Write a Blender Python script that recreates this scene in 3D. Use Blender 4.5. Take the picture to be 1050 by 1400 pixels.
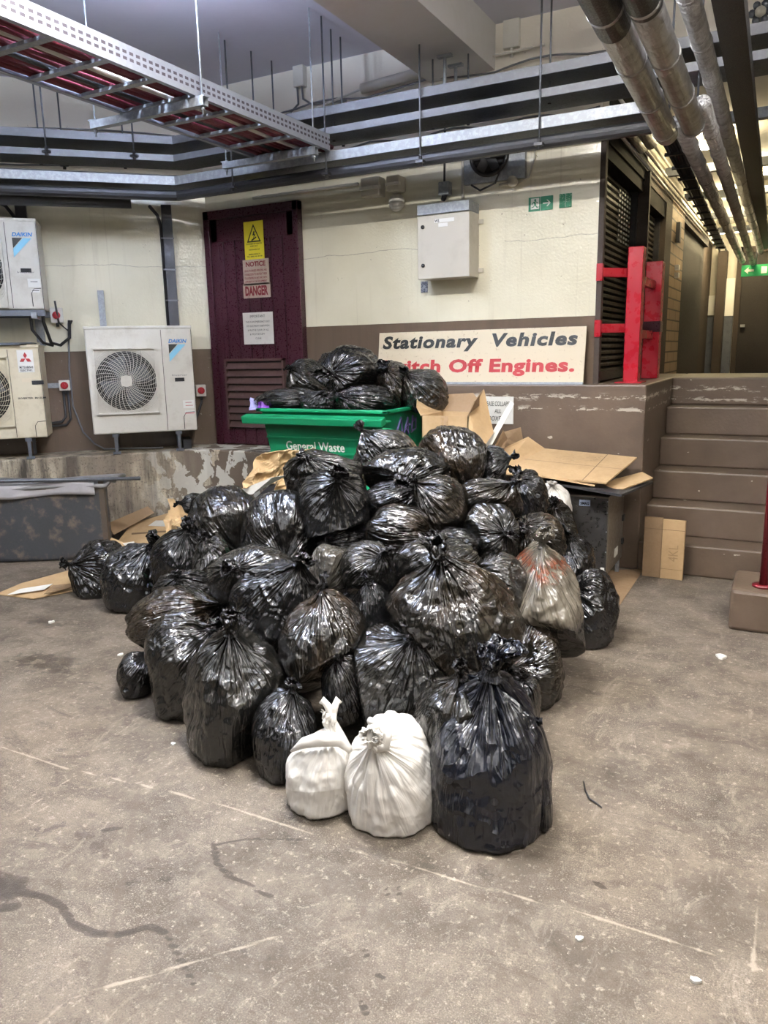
import bpy, bmesh, math, random
import numpy as np
from mathutils import Vector, Matrix
for o in list(bpy.data.objects): bpy.data.objects.remove(o)
SC=bpy.context.scene; COL=SC.collection
random.seed(4); PI=math.pi; S=2**-.5
# ---------------------------------------------------------------- camera
F=1050.; H=1.5; YAW=math.radians(28); PITCH=math.atan(220/1050); ROLL=math.radians(1.2)
fw=np.array([-math.sin(YAW)*math.cos(PITCH), math.cos(YAW)*math.cos(PITCH), -math.sin(PITCH)])
r0=np.array([math.cos(YAW), math.sin(YAW),0]); u0=np.cross(r0,fw)
cR=math.cos(ROLL)*r0-math.sin(ROLL)*u0; cU=math.sin(ROLL)*r0+math.cos(ROLL)*u0
CAM=np.array([0,0,H])
cd=bpy.data.cameras.new('camera'); co=bpy.data.objects.new('camera',cd); COL.objects.link(co)
co.matrix_world=Matrix(((cR[0],cU[0],-fw[0],0),(cR[1],cU[1],-fw[1],0),(cR[2],cU[2],-fw[2],H),(0,0,0,1)))
cd.sensor_fit='VERTICAL'; cd.sensor_height=36; cd.lens=36*F/1400; cd.clip_start=.05
SC.camera=co
# ---------------------------------------------------------------- light and exposure
SC.view_settings.view_transform='Standard'; SC.view_settings.look='None'; SC.view_settings.gamma=1
SC.view_settings.use_curve_mapping=False
SC.view_settings.exposure=1.0
W=bpy.data.worlds.new('world'); SC.world=W; W.use_nodes=True
W.node_tree.nodes['Background'].inputs[0].default_value=(.80,.88,1,1); W.node_tree.nodes['Background'].inputs[1].default_value=.03
TUBES=[((-1.75,2.45,3.42),0,1.5,195,(1,.965,.91)),((0.45,0.9,3.45),0,1.5,50,(1,.96,.90)),((-4.3,0.8,3.45),90,1.5,42,(.90,.95,1)),
       ((0.6,-2.2,3.50),0,1.5,30,(1,.97,.92)),((-3.2,-2.0,3.50),0,1.5,25,(1,.97,.92)),((1.5,2.9,3.45),90,1.5,48,(1,.96,.9)),((-2.95,2.75,3.44),90,1.2,34,(.66,.78,1))]  # the pair behind the camera is unseen, added as fill light
CORR=[((-.86,7.75,3.22),0,.16,5),((-.66,7.75,3.22),0,.12,5),((-.42,9.2,3.22),0,.3,8),((-.85,10.8,3.22),90,1.0,13),((-.75,12.6,3.1),0,.8,22)]  # last entry is an added lamp that brightens the far end wall
# ---------------------------------------------------------------- pixel rays to points on real surfaces
def ray(x,y): return fw+cR*(x-525)/F-cU*(y-700)/F
def onz(x,y,z): d=ray(x,y); return CAM+d*((z-H)/d[2])
def ony(x,y,Y): d=ray(x,y); return CAM+d*(Y/d[1])
def onx(x,y,X): d=ray(x,y); return CAM+d*(X/d[0])
def onp(x,y,p0,n): d=ray(x,y); n=np.array(n,float); return CAM+d*(((np.array(p0)-CAM)@n)/(d@n))
WC=np.array([-4.52,5.4,0.])                      # corner of back wall and left wall
def onl(x,y,off=0): return onp(x,y,WC+np.array([off*S,-off*S,0]),[S,-S,0])
def lw(s,off,z): return (WC[0]+s*S+off*S, WC[1]+s*S-off*S, z)
# ---------------------------------------------------------------- helpers
def tag(o,label=None,cat=None,group=None,kind=None):
    if label: o['label']=label
    if cat: o['category']=cat
    if group: o['group']=group
    if kind: o['kind']=kind
    return o
def link(name,me,mat,parent=None,loc=None):
    o=bpy.data.objects.new(name,me); COL.objects.link(o)
    if mat is not None:
        me.materials.clear(); me.materials.append(mat)
    if loc is not None: o.location=loc
    if parent is not None:
        o.parent=parent
        if loc is None: o.matrix_parent_inverse=parent_inv(parent)
    return o
def parent_inv(p):
    m=Matrix.Identity(4); q=p
    while q is not None:
        m=q.matrix_parent_inverse@q.matrix_basis@m if q.parent else q.matrix_basis@m
        q=q.parent
    return m.inverted()
def thing(name,label,cat,loc,group=None):
    o=bpy.data.objects.new(name,None); COL.objects.link(o); o.location=loc; o.empty_display_size=.1
    return tag(o,label,cat,group)
class MB:
    def __init__(s): s.v=[]; s.f=[]; s.sm=[]
    def add(s,v,f,smooth=False):
        n=len(s.v); s.v+= [tuple(map(float,p)) for p in v]; s.f+=[tuple(i+n for i in q) for q in f]; s.sm+=[smooth]*len(f); return s
    def box(s,x0,x1,y0,y1,z0,z1):
        v=[(x,y,z) for z in (z0,z1) for y in (y0,y1) for x in (x0,x1)]
        return s.add(v,[(0,2,3,1),(4,5,7,6),(0,1,5,4),(2,6,7,3),(0,4,6,2),(1,3,7,5)])
    def fbox(s,M,x0,x1,y0,y1,z0,z1):
        v=[M@Vector((x,y,z)) for z in (z0,z1) for y in (y0,y1) for x in (x0,x1)]
        return s.add(v,[(0,2,3,1),(4,5,7,6),(0,1,5,4),(2,6,7,3),(0,4,6,2),(1,3,7,5)])
    def lbox(s,s0,s1,o0,o1,z0,z1):   # box in left-wall coordinates
        v=[lw(a,b,z) for z in (z0,z1) for b in (o0,o1) for a in (s0,s1)]
        return s.add(v,[(0,1,3,2),(4,6,7,5),(0,4,5,1),(2,3,7,6),(0,2,6,4),(1,5,7,3)])
    def tube(s,pts,r,n=10,cap=True):
        pts=[Vector(p) for p in pts]; N=len(pts); rs=r if isinstance(r,(list,tuple)) else [r]*N
        V=[];Fc=[]; t0=(pts[1]-pts[0]).normalized(); a=t0.orthogonal().normalized()
        for i,p in enumerate(pts):
            t=((pts[min(i+1,N-1)]-pts[max(i-1,0)])).normalized()
            a=(a-t*a.dot(t)).normalized(); b=t.cross(a)
            for k in range(n):
                w=2*PI*k/n; V.append(p+(a*math.cos(w)+b*math.sin(w))*rs[i])
        for i in range(N-1):
            for k in range(n):
                k2=(k+1)%n; Fc.append((i*n+k,i*n+k2,(i+1)*n+k2,(i+1)*n+k))
        if cap: Fc+=[tuple(range(n-1,-1,-1)),tuple(range((N-1)*n,N*n))]
        return s.add(V,Fc,True)
    def prism(s,poly,h,M=None):      # poly in local XY extruded along local Z from 0..h
        n=len(poly); M=M or Matrix.Identity(4)
        v=[M@Vector((p[0],p[1],0)) for p in poly]+[M@Vector((p[0],p[1],h)) for p in poly]
        return s.add(v,[tuple(range(n-1,-1,-1)),tuple(range(n,2*n))]+[(i,(i+1)%n,(i+1)%n+n,i+n) for i in range(n)])
    def grid(s,fn,nu,nv,smooth=True):
        v=[fn(i/nu,j/nv) for j in range(nv+1) for i in range(nu+1)]
        return s.add(v,[(j*(nu+1)+i,j*(nu+1)+i+1,(j+1)*(nu+1)+i+1,(j+1)*(nu+1)+i) for j in range(nv) for i in range(nu)],smooth)
    def build(s,name,mat,parent=None,bevel=0):
        me=bpy.data.meshes.new(name); v=np.array(s.v); 
        if parent is None:
            c=np.array([(v[:,0].min()+v[:,0].max())/2,(v[:,1].min()+v[:,1].max())/2,v[:,2].min()])
        else: c=np.zeros(3)
        me.from_pydata([tuple(p-c) for p in v],[],s.f)
        me.polygons.foreach_set('use_smooth',s.sm)
        bm=bmesh.new(); bm.from_mesh(me); bmesh.ops.recalc_face_normals(bm,faces=bm.faces); bm.to_mesh(me); bm.free(); me.update()
        o=link(name,me,mat,parent)
        if parent is None: o.location=c
        if bevel:
            m=o.modifiers.new('bevel','BEVEL'); m.width=bevel; m.segments=2; m.limit_method='ANGLE'; m.angle_limit=.7
        return o
def frame(o,right,up):
    r=Vector(right).normalized(); u=Vector(up).normalized(); n=r.cross(u)
    return Matrix(((r[0],u[0],n[0],o[0]),(r[1],u[1],n[1],o[1]),(r[2],u[2],n[2],o[2]),(0,0,0,1)))
def text_mesh(body,bold=0,shear=0,sp=1):
    c=bpy.data.curves.new('t','FONT'); c.body=body; c.size=1; c.offset=bold; c.shear=shear; c.extrude=.0; c.space_character=sp; c.resolution_u=3
    o=bpy.data.objects.new('t',c); COL.objects.link(o); bpy.context.view_layer.update()
    dg=bpy.context.evaluated_depsgraph_get(); me=bpy.data.meshes.new_from_object(o.evaluated_get(dg)); 
    bpy.data.objects.remove(o); return me
def text(body,M,w,h,mat,parent,name='lettering',bold=0.0,shear=0,sp=1,off=.0015):
    """lettering fitted into a w x h box whose lower left corner is the origin of frame M"""
    me=text_mesh(body,bold,shear,sp); n=len(me.vertices); a=np.zeros(n*3); me.vertices.foreach_get('co',a); a=a.reshape(-1,3)
    mn=a.min(0); mx=a.max(0); e=np.maximum(mx-mn,1e-6)
    a[:,0]=(a[:,0]-mn[0])/e[0]*w; a[:,1]=(a[:,1]-mn[1])/e[1]*h; a[:,2]=off
    Mn=np.array(M); a=a@Mn[:3,:3].T+Mn[:3,3]
    me.vertices.foreach_set('co',a.ravel()); me.update()
    return link(name,me,mat,parent)
# ---------------------------------------------------------------- materials
def mat(name,col,rough=.5,metal=0,spec=.5):
    m=bpy.data.materials.new(name); m.use_nodes=True; b=m.node_tree.nodes['Principled BSDF']
    b.inputs['Base Color'].default_value=(*col,1); b.inputs['Roughness'].default_value=rough; b.inputs['Metallic'].default_value=metal
    b.inputs['Specular IOR Level'].default_value=spec
    return m
class NT:
    def __init__(s,m): s.m=m; s.t=m.node_tree; s.b=s.t.nodes['Principled BSDF']
    def n(s,typ,**k):
        x=s.t.nodes.new(typ)
        for a,b in k.items():
            if a.startswith('i_'):
                key=a[2:]; key=int(key) if key.isdigit() else key.replace('_',' ')
                if isinstance(b,bpy.types.NodeSocket): s.t.links.new(b,x.inputs[key])
                else: x.inputs[key].default_value=b
            else: setattr(x,a,b)
        return x
    def pos(s,scale=(1,1,1),obj=False):
        if obj: src=s.n('ShaderNodeTexCoord').outputs['Object']
        else: src=s.n('ShaderNodeNewGeometry').outputs['Position']
        mp=s.n('ShaderNodeMapping'); mp.inputs['Scale'].default_value=scale; s.t.links.new(src,mp.inputs[0]); return mp.outputs[0]
    def noise(s,vec,scale,detail=4,rough=.55,dist=0):
        return s.n('ShaderNodeTexNoise',i_Vector=vec,i_Scale=scale,i_Detail=detail,i_Roughness=rough,i_Distortion=dist).outputs['Fac']
    def ramp(s,fac,a,b,lo=0.,hi=1.):
        return s.n('ShaderNodeMapRange',i_0=fac,i_1=a,i_2=b,i_3=lo,i_4=hi).outputs[0]
    def math(s,op,a,b=0.,c=0.):
        return s.n('ShaderNodeMath',operation=op,i_0=a,i_1=b,i_2=c).outputs[0]
    def mix(s,f,a,b):
        x=s.n('ShaderNodeMix',data_type='RGBA')
        for k,v in ((0,f),(6,a),(7,b)):
            if isinstance(v,bpy.types.NodeSocket): s.t.links.new(v,x.inputs[k])
            else: x.inputs[k].default_value=v if k==0 else (*v,1)
        return x.outputs[2]
    def bump(s,h,dist=.01,strength=.5,normal=None):
        x=s.n('ShaderNodeBump',i_Height=h,i_Distance=dist,i_Strength=strength)
        if normal is not None: s.t.links.new(normal,x.inputs['Normal'])
        return x.outputs[0]
    def set(s,**k):
        for a,b in k.items():
            key=a.replace('_',' ')
            if isinstance(b,bpy.types.NodeSocket): s.t.links.new(b,s.b.inputs[key])
            else: s.b.inputs[key].default_value=b
def worn(name,col,rough=.5,metal=0,dirt=(.05,.04,.03),amt=.35,scale=6,lo=.5,hi=.8,bumpd=.002):
    m=mat(name,col,rough,metal); t=NT(m); p=t.pos(obj=False); n=t.noise(p,scale,6,.65)
    f=t.ramp(n,lo,hi,0,amt); t.set(Base_Color=t.mix(f,col,dirt))
    n2=t.noise(p,scale*8,3); t.set(Roughness=t.ramp(n2,.3,.7,max(rough-.1,.02),min(rough+.12,1)),Normal=t.bump(n2,bumpd,.4)); return m
def paint_mat():
    m=mat('wall_paint',(.7,.66,.5),.3); t=NT(m); p=t.pos(); pos=t.n('ShaderNodeSeparateXYZ',i_0=t.n('ShaderNodeNewGeometry').outputs['Position'])
    z=pos.outputs[2]; x=pos.outputs[0]
    edge=t.n('ShaderNodeMix',i_0=t.math('LESS_THAN',x,-4.521),i_2=1.705,i_3=1.55).outputs[0]
    low=t.math('LESS_THAN',z,edge)
    n=t.noise(p,2.2,5,.6); cream=t.mix(t.ramp(n,.35,.7),(.82,.78,.62),(.74,.70,.54))
    drip=t.noise(t.pos((14,14,.8)),1.0,4,.6); cream=t.mix(t.ramp(drip,.60,.8,0,.25),cream,(.36,.30,.2))
    up=t.ramp(z,2.85,3.05); ck=t.math('MULTIPLY',t.math('LESS_THAN',t.math('ABSOLUTE',t.math('SUBTRACT',z,t.math('ADD',2.19,t.math('MULTIPLY',t.noise(p,2.5,5,.6),.09)))),.0022),t.math('GREATER_THAN',t.noise(p,1.1,2),.40)); cream=t.mix(t.math('MULTIPLY',ck,.6),cream,(.3,.26,.2)); stx=t.noise(t.pos((38,38,.5)),1.,3,.6); cream=t.mix(t.ramp(stx,.62,.72,0,.22),cream,(.36,.31,.22)); cream=t.mix(up,cream,(.76,.71,.61))
    chips=t.ramp(t.noise(p,23,3,.7),.715,.735,0,.75); cream=t.mix(chips,cream,(.3,.25,.18))
    brown=t.mix(t.ramp(drip,.45,.75,0,.6),(.135,.098,.07),(.10,.075,.055))
    brown=t.mix(t.ramp(t.noise(p,30,3,.7),.70,.72,0,.5),brown,(.5,.45,.38))
    t.set(Base_Color=t.mix(low,cream,brown))
    b=t.noise(p,60,2,.5); b2=t.noise(p,3,3,.5)
    nn=t.bump(b,.003,.45); t.set(Normal=t.bump(b2,.02,.3,nn),Roughness=t.ramp(up,0,1,.14,.6),Specular_IOR_Level=.9); return m
M={}
M['wall']=paint_mat()
def brown_mat():
    m=mat('brown_masonry_paint',(.19,.14,.1),.5); t=NT(m); p=t.pos(); pos=t.n('ShaderNodeSeparateXYZ',i_0=t.n('ShaderNodeNewGeometry').outputs['Position']); z=pos.outputs[2]
    n=t.noise(p,3,6,.6); c=t.mix(t.ramp(n,.35,.7),(.118,.083,.056),(.078,.054,.037))
    sc=t.noise(t.pos((9,9,34)),1,5,.7); band=t.math('ADD',t.ramp(t.math('ABSOLUTE',t.math('SUBTRACT',z,1.165)),.0,.035,1,0),t.ramp(t.math('ABSOLUTE',t.math('SUBTRACT',z,1.085)),.0,.03,1,0))
    fr=t.math('GREATER_THAN',t.math('ADD',sc,t.math('MULTIPLY',band,.14)),.64)
    ch=t.math('GREATER_THAN',t.noise(t.pos((10,10,22)),1,3,.6),.715)
    f=t.math('MULTIPLY',t.math('MAXIMUM',t.math('MULTIPLY',fr,band),ch),.75)
    c=t.mix(f,c,(.60,.55,.46)); t.set(Base_Color=c,Normal=t.bump(t.noise(p,45,4),.004,.5),Roughness=.45); return m
M['brown']=brown_mat()
def concrete_mat():
    m=mat('stained_ledge_concrete',(.3,.26,.2),.7); t=NT(m); p=t.pos()
    d=t.noise(t.pos((7,7,.9)),1.3,6,.65); c=t.mix(t.ramp(d,.38,.60),(.040,.031,.022),(.52,.45,.33))
    c=t.mix(t.ramp(t.noise(p,1.7,4),.45,.62,0,.85),c,(.17,.135,.10))
    sp=t.noise(p,60,3,.7); c=t.mix(t.ramp(sp,.55,.68,0,.7),c,(.035,.028,.022))
    pos=t.n('ShaderNodeSeparateXYZ',i_0=t.n('ShaderNodeNewGeometry').outputs['Position'])
    rt=t.ramp(pos.outputs[0],-4.75,-4.4); c=t.mix(t.math('MULTIPLY',t.math('GREATER_THAN',t.noise(p,5,5,.6),t.ramp(pos.outputs[0],-4.4,-4.1,.42,.36)),rt),c,(.15,.115,.085)); pt=t.math('MULTIPLY',rt,t.math('GREATER_THAN',t.noise(t.pos((1.3,1.3,1)),5.5,6,.6,.3),.50)); c=t.mix(pt,c,(.58,.56,.50))
    t.set(Base_Color=c,Normal=t.bump(sp,.006,.6)); return m
M['conc']=concrete_mat()
def floor_mat():
    m=mat('worn_concrete_floor',(.3,.26,.21),.6); t=NT(m); p=t.pos()
    big=t.noise(p,.9,5,.6,.3); mid=t.noise(p,4.2,6,.68,.25); fine=t.noise(p,45,5,.7); grit=t.noise(p,210,4,.8)
    c=t.mix(t.ramp(mid,.38,.62),(.056,.046,.035),(.155,.130,.101))
    c=t.mix(t.ramp(big,.42,.66,0,.6),c,(.20,.16,.12))
    c=t.mix(t.ramp(t.noise(t.pos((1,2.2,1)),2.3,8,.78,1.6),.51,.60,0,.8),c,(.082,.065,.049))
    c=t.mix(t.ramp(t.noise(t.pos((2.4,1,1)),3.3,8,.8,1.2),.36,.45,.35,0),c,(.36,.31,.25))
    c=t.mix(t.ramp(t.noise(p,14,6,.75,.8),.56,.66,0,.6),c,(.10,.08,.062))
    c=t.mix(t.ramp(fine,.52,.70,0,.6),c,(.11,.085,.065))
    c=t.mix(t.ramp(fine,.28,.44,.5,0),c,(.56,.49,.40))
    c=t.mix(t.ramp(grit,.54,.62,0,.6),c,(.055,.045,.035))
    c=t.mix(t.math('MULTIPLY',t.ramp(grit,.36,.45,1,0),t.ramp(t.noise(p,2.7,4,.6),.40,.60,.1,.7)),c,(.40,.36,.295))
    c=t.mix(t.ramp(t.noise(t.pos((1,1,1)),90,2,.6),.24,.32,.45,0),c,(.55,.49,.40))
    at=t.n('ShaderNodeAttribute',attribute_name='marks'); sep=t.n('ShaderNodeSeparateXYZ',i_0=at.outputs['Vector'])
    wob=t.math('MULTIPLY',t.math('SUBTRACT',t.noise(p,13,6,.7),.5),1.1)
    wet=t.math('GREATER_THAN',t.math('ADD',sep.outputs[0],wob),.5); wets=t.math('MULTIPLY',t.ramp(t.math('ADD',sep.outputs[0],wob),.42,.48,0,.85),t.ramp(sep.outputs[0],.05,.7,.45,1))
    c=t.mix(wets,c,(.036,.027,.020))
    ln=t.ramp(t.math('ADD',sep.outputs[1],t.math('MULTIPLY',wob,1.5)),.5,.85,0,.42); c=t.mix(ln,c,(.52,.45,.36))
    dk=t.ramp(t.math('ADD',sep.outputs[2],t.math('MULTIPLY',wob,1.4)),.4,.7,0,.7); c=t.mix(dk,c,(.10,.08,.06))
    t.set(Base_Color=c); r=t.ramp(mid,.3,.7,.62,.42); r=t.math('SUBTRACT',r,t.math('MULTIPLY',wets,.12)); t.set(Roughness=r,Specular_IOR_Level=.22)
    t.set(Normal=t.bump(t.math('ADD',fine,t.math('MULTIPLY',grit,.5)),.004,.6,t.bump(mid,.012,.4))); return m
M['floor']=floor_mat()
def film_mat(name,col,col2,rough=.2,amt=1.,trans=0,bst=.8):
    m=mat(name,col,rough,0,.6); t=NT(m); p=t.pos(obj=True)
    oi=t.n('ShaderNodeObjectInfo').outputs['Random']; off=t.n('ShaderNodeVectorMath',operation='ADD',i_0=p,i_1=t.n('ShaderNodeCombineXYZ',i_0=t.math('MULTIPLY',oi,37.),i_1=t.math('MULTIPLY',oi,11.)).outputs[0]).outputs[0]
    n=t.noise(off,5.5,4,.6,.4); f=t.math('MULTIPLY',t.ramp(n,.44,.66,0,amt),t.ramp(oi,0,.8,.35,1))
    n3=t.noise(off,26,4,.7); c=t.mix(f,col,t.mix(t.ramp(n3,.4,.6),col2,tuple(x*.45 for x in col2)))
    t.set(Base_Color=c,Coat_Weight=.25 if trans==0 else 0.,Coat_Roughness=.1)
    pv=t.n('ShaderNodeAttribute',attribute_name='pv').outputs['Vector']
    V_=lambda n:t.math('ABSOLUTE',t.math('SUBTRACT',n,.5))
    kd=t.n('ShaderNodeAttribute',attribute_name='kd').outputs['Fac']; a=V_(t.noise(pv,2.4,1,.4,.5)); a2=V_(t.noise(pv,6.5,1,.4,.4))
    patch=t.ramp(t.noise(off,3.5,1,.5),.38,.72)
    b1=V_(t.noise(off,4.5,1,.45,1.4)); b2=V_(t.noise(off,11.,1,.4,1.0))
    h=t.math('ADD',t.math('MULTIPLY',t.math('ADD',t.math('MULTIPLY',a,-1.6),t.math('MULTIPLY',t.math('MULTIPLY',a2,-.65),patch)),t.math('ADD',t.math('MULTIPLY',kd,.8),.3)),t.math('MULTIPLY',t.math('ADD',t.math('MULTIPLY',b1,-1.9),t.math('MULTIPLY',b2,-.7)),t.math('SUBTRACT',1.,t.math('MULTIPLY',kd,.6))))
    t.set(Normal=t.bump(h,.034,bst),Roughness=t.ramp(t.noise(off,6,2),.35,.65,max(rough-.06,.05),rough+.08))
    return m
M['bag_black']=film_mat('black_refuse_film',(.008,.008,.0085),(.020,.017,.014),.13,.7)
M['bag_grey']=film_mat('thin_grey_black_film',(.011,.0108,.010),(.034,.028,.021),.15,1.)
M['bag_brown']=film_mat('thin_film_over_brown_waste',(.009,.008,.0065),(.044,.029,.017),.14,1.)
M['bag_navy']=film_mat('navy_black_film',(.006,.007,.012),(.010,.011,.016),.22,.5)
M['bag_clear']=film_mat('thin_film_over_grey_waste',(.055,.050,.042),(.13,.115,.09),.16,1.)
M['bag_white']=film_mat('white_film',(.74,.715,.67),(.76,.66,.56),.34,.4,1,.3)

M['cream_metal']=worn('cream_metal',(.52,.49,.42),.4,0,(.2,.17,.13),.35,5)
M['offwhite']=worn('off_white_casing',(.64,.62,.56),.4,0,(.30,.25,.18),.45,7)
M['yellowed']=worn('yellowed_casing',(.62,.56,.42),.45,0,(.30,.22,.12),.6,6)
M['galv']=worn('galvanised_steel',(.27,.29,.31),.48,.4,(.45,.47,.50),.5,40,.45,.6)
M['galvdark']=worn('dull_galvanised_steel',(.13,.14,.16),.5,.6,(.05,.05,.06),.6,14)
M['black']=mat('black_plastic',(.018,.018,.02),.45); M['blackmetal']=worn('black_painted_metal',(.025,.025,.028),.45,.1,(.07,.06,.05),.5,20)
M['maroon']=worn('maroon_gloss_paint',(.042,.009,.016),.32,0,(.03,.006,.01),.4,10)
M['green']=worn('green_painted_bin',(.006,.225,.095),.38,0,(.25,.42,.33),.55,22,.66,.72)
M['greendark']=mat('dark_green',(.004,.12,.06),.5)
M['red']=worn('red_gloss_paint',(.36,.009,.020),.3,0,(.30,.009,.016),.15,2,bumpd=.0002); M['darkred']=worn('dark_red_paint',(.13,.006,.012),.35,0,(.08,.006,.01),.4,9); M['signred']=worn('dark_red_print',(.17,.012,.02),.5,0,(.35,.2,.17),.5,60,.58,.66); M['redtext']=worn('red_lettering',(.40,.025,.03),.5,0,(.6,.4,.3),.3,60,.62,.70)
M['darktext']=worn('black_lettering',(.010,.012,.010),.5,0,(.3,.27,.2),.3,60,.63,.70); M['white']=mat('white_paint',(.75,.75,.72),.5); M['yellow']=mat('sign_yellow',(.72,.60,.03),.4)
M['signcream']=worn('weathered_sign_board',(.66,.58,.43),.5,0,(.28,.17,.09),.7,45,.60,.70)
M['signgrey']=worn('grimy_sign',(.42,.34,.27),.5,0,(.2,.13,.1),.5,40); M['paper']=worn('paper',(.66,.65,.60),.7,0,(.4,.38,.34),.3,30)
M['signgreen']=worn('exit_green',(.01,.20,.10),.4,0,(.5,.6,.5),.5,70,.68,.72)
M['card']=worn('corrugated_cardboard',(.46,.315,.165),.75,0,(.33,.215,.105),.5,7,.4,.7); M['carddark']=worn('darker_cardboard',(.25,.165,.09),.8,0,(.17,.11,.06),.5,7)
M['kraft']=worn('crumpled_brown_paper',(.55,.385,.205),.7,0,(.40,.27,.13),.5,12)
M['ink']=mat('faded_box_print',(.17,.11,.06),.8); M['blueprint']=mat('blue_print',(.05,.12,.40),.6)
M['steel']=worn('brushed_stainless_steel',(.11,.105,.10),.32,.75,(.05,.05,.05),.5,5); M['steelside']=worn('dusty_stainless_steel',(.24,.215,.18),.45,.6,(.16,.14,.11),.5,6)
M['tank']=worn('dirty_dark_steel',(.060,.062,.066),.5,.25,(.22,.17,.12),.7,9,.52,.66); M['tarp']=worn('grey_sheeting',(.22,.215,.22),.45,0,(.07,.06,.06),.6,5)
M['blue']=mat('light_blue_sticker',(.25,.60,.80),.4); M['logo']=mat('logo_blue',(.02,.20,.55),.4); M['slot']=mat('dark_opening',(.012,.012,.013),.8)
M['gold']=mat('dull_plate',(.3,.29,.27),.4,.5); M['redcable']=worn('red_cable',(.14,.014,.025),.6,0,(.10,.02,.03),.6,9)
M['greycable']=mat('grey_cable',(.13,.13,.14),.5); M['whitecable']=mat('pale_conduit',(.55,.53,.48),.5); M['dwood']=worn('dark_stained_timber',(.020,.016,.014),.7,0,(.012,.01,.01),.5,12)
M['purple']=mat('purple_film',(.16,.04,.38),.3); M['lilac']=mat('lilac_film',(.40,.40,.72),.35); M['violet']=mat('violet_spray',(.20,.16,.42),.6)
M['mattblack']=mat('matt_black_paint',(.014,.013,.012),.85,0,.15); M['umber']=worn('dark_umber_paint',(.040,.028,.020),.75,0,(.03,.02,.015),.5,10); M['ceil']=worn('ceiling_paint',(.66,.67,.78),.7,0,(.58,.59,.68),.5,2)
M['beam']=worn('beam_paint',(.62,.61,.60),.7,0,(.52,.50,.48),.5,2)
def foil():
    m=mat('silver_foil_lagging',(.52,.52,.52),.28,.85); t=NT(m); p=t.pos(); n=t.noise(p,16,5,.65,.8); v=t.noise(t.pos((30,3,30)),1,3)
    t.set(Normal=t.bump(t.math('ADD',n,v),.03,.7),Base_Color=t.mix(t.ramp(n,.45,.7),(.50,.50,.51),(.28,.27,.27)),Roughness=.36); return m
M['foil']=foil()
def slotted():
    m=worn('perforated_galvanised',(.34,.36,.40),.45,.4,(.5,.52,.55),.4,40); t=NT(m)
    s=t.n('ShaderNodeSeparateXYZ',i_0=t.n('ShaderNodeNewGeometry').outputs['Position'])
    y=t.math('FRACT',t.math('MULTIPLY',s.outputs[1],24.)); z=t.math('FRACT',t.math('MULTIPLY',t.math('SUBTRACT',s.outputs[2],2.827),36.))
    f=t.math('MULTIPLY',t.math('MULTIPLY',t.math('GREATER_THAN',y,.40),t.math('GREATER_THAN',z,.5)),t.math('MULTIPLY',t.math('GREATER_THAN',s.outputs[2],2.830),t.math('LESS_THAN',s.outputs[2],2.885)))
    old=t.b.inputs['Base Color'].links[0].from_socket; t.set(Base_Color=t.mix(f,old,(.05,.04,.05)),Metallic=t.math('MULTIPLY',t.math('SUBTRACT',1.,f),.5)); return m
M['slotted']=slotted()
def brick():
    m=mat('painted_brick',(.30,.23,.16),.6); t=NT(m); s=t.n('ShaderNodeSeparateXYZ',i_0=t.n('ShaderNodeNewGeometry').outputs['Position'])
    v=t.n('ShaderNodeCombineXYZ',i_0=s.outputs[1],i_1=s.outputs[2]).outputs[0]
    b=t.n('ShaderNodeTexBrick',i_Vector=v,i_Scale=1.,i_Mortar_Size=.008,i_Brick_Width=.45,i_Row_Height=.11,i_Color1=(.36,.26,.16,1),i_Color2=(.31,.22,.14,1),i_Mortar=(.07,.05,.035,1))
    t.set(Base_Color=b.outputs[0],Normal=t.bump(b.outputs['Fac'],-.01,.6)); return m
M['brick']=brick()
def emit(name,col,st):
    m=mat(name,(1,1,1)); t=NT(m); t.set(Emission_Color=(*col,1),Emission_Strength=st); return m
M['tube']=emit('lit_tube',(1,.97,.9),9.); M['tubewarm']=emit('lit_warm_tube',(1,.86,.55),40.); M['exitlit']=emit('lit_green_sign',(.10,.7,.25),.05); NT(M['exitlit']).set(Base_Color=(.02,.3,.1,1))

def seethrough():
    m=film_mat('see_through_film_over_packaging',(.13,.115,.09),(.19,.165,.13),.15,1.); t=NT(m); p=t.pos(obj=True); s=t.n('ShaderNodeSeparateXYZ',i_0=p); n=t.noise(p,7,4,.6); z=t.math('ADD',s.outputs[2],t.math('MULTIPLY',t.math('SUBTRACT',n,.5),.12))
    old=t.b.inputs['Base Color'].links[0].from_socket
    c=t.mix(t.math('MULTIPLY',t.ramp(t.math('ABSOLUTE',t.math('SUBTRACT',z,.49)),.0,.045,1,0),t.math('GREATER_THAN',t.noise(p,22,3,.6),.47)),old,(.16,.045,.02))
    c=t.mix(t.ramp(z,.24,.27,1,0),c,(.014,.014,.015)); t.set(Base_Color=c); return m
M['bag_see']=seethrough()
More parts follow.
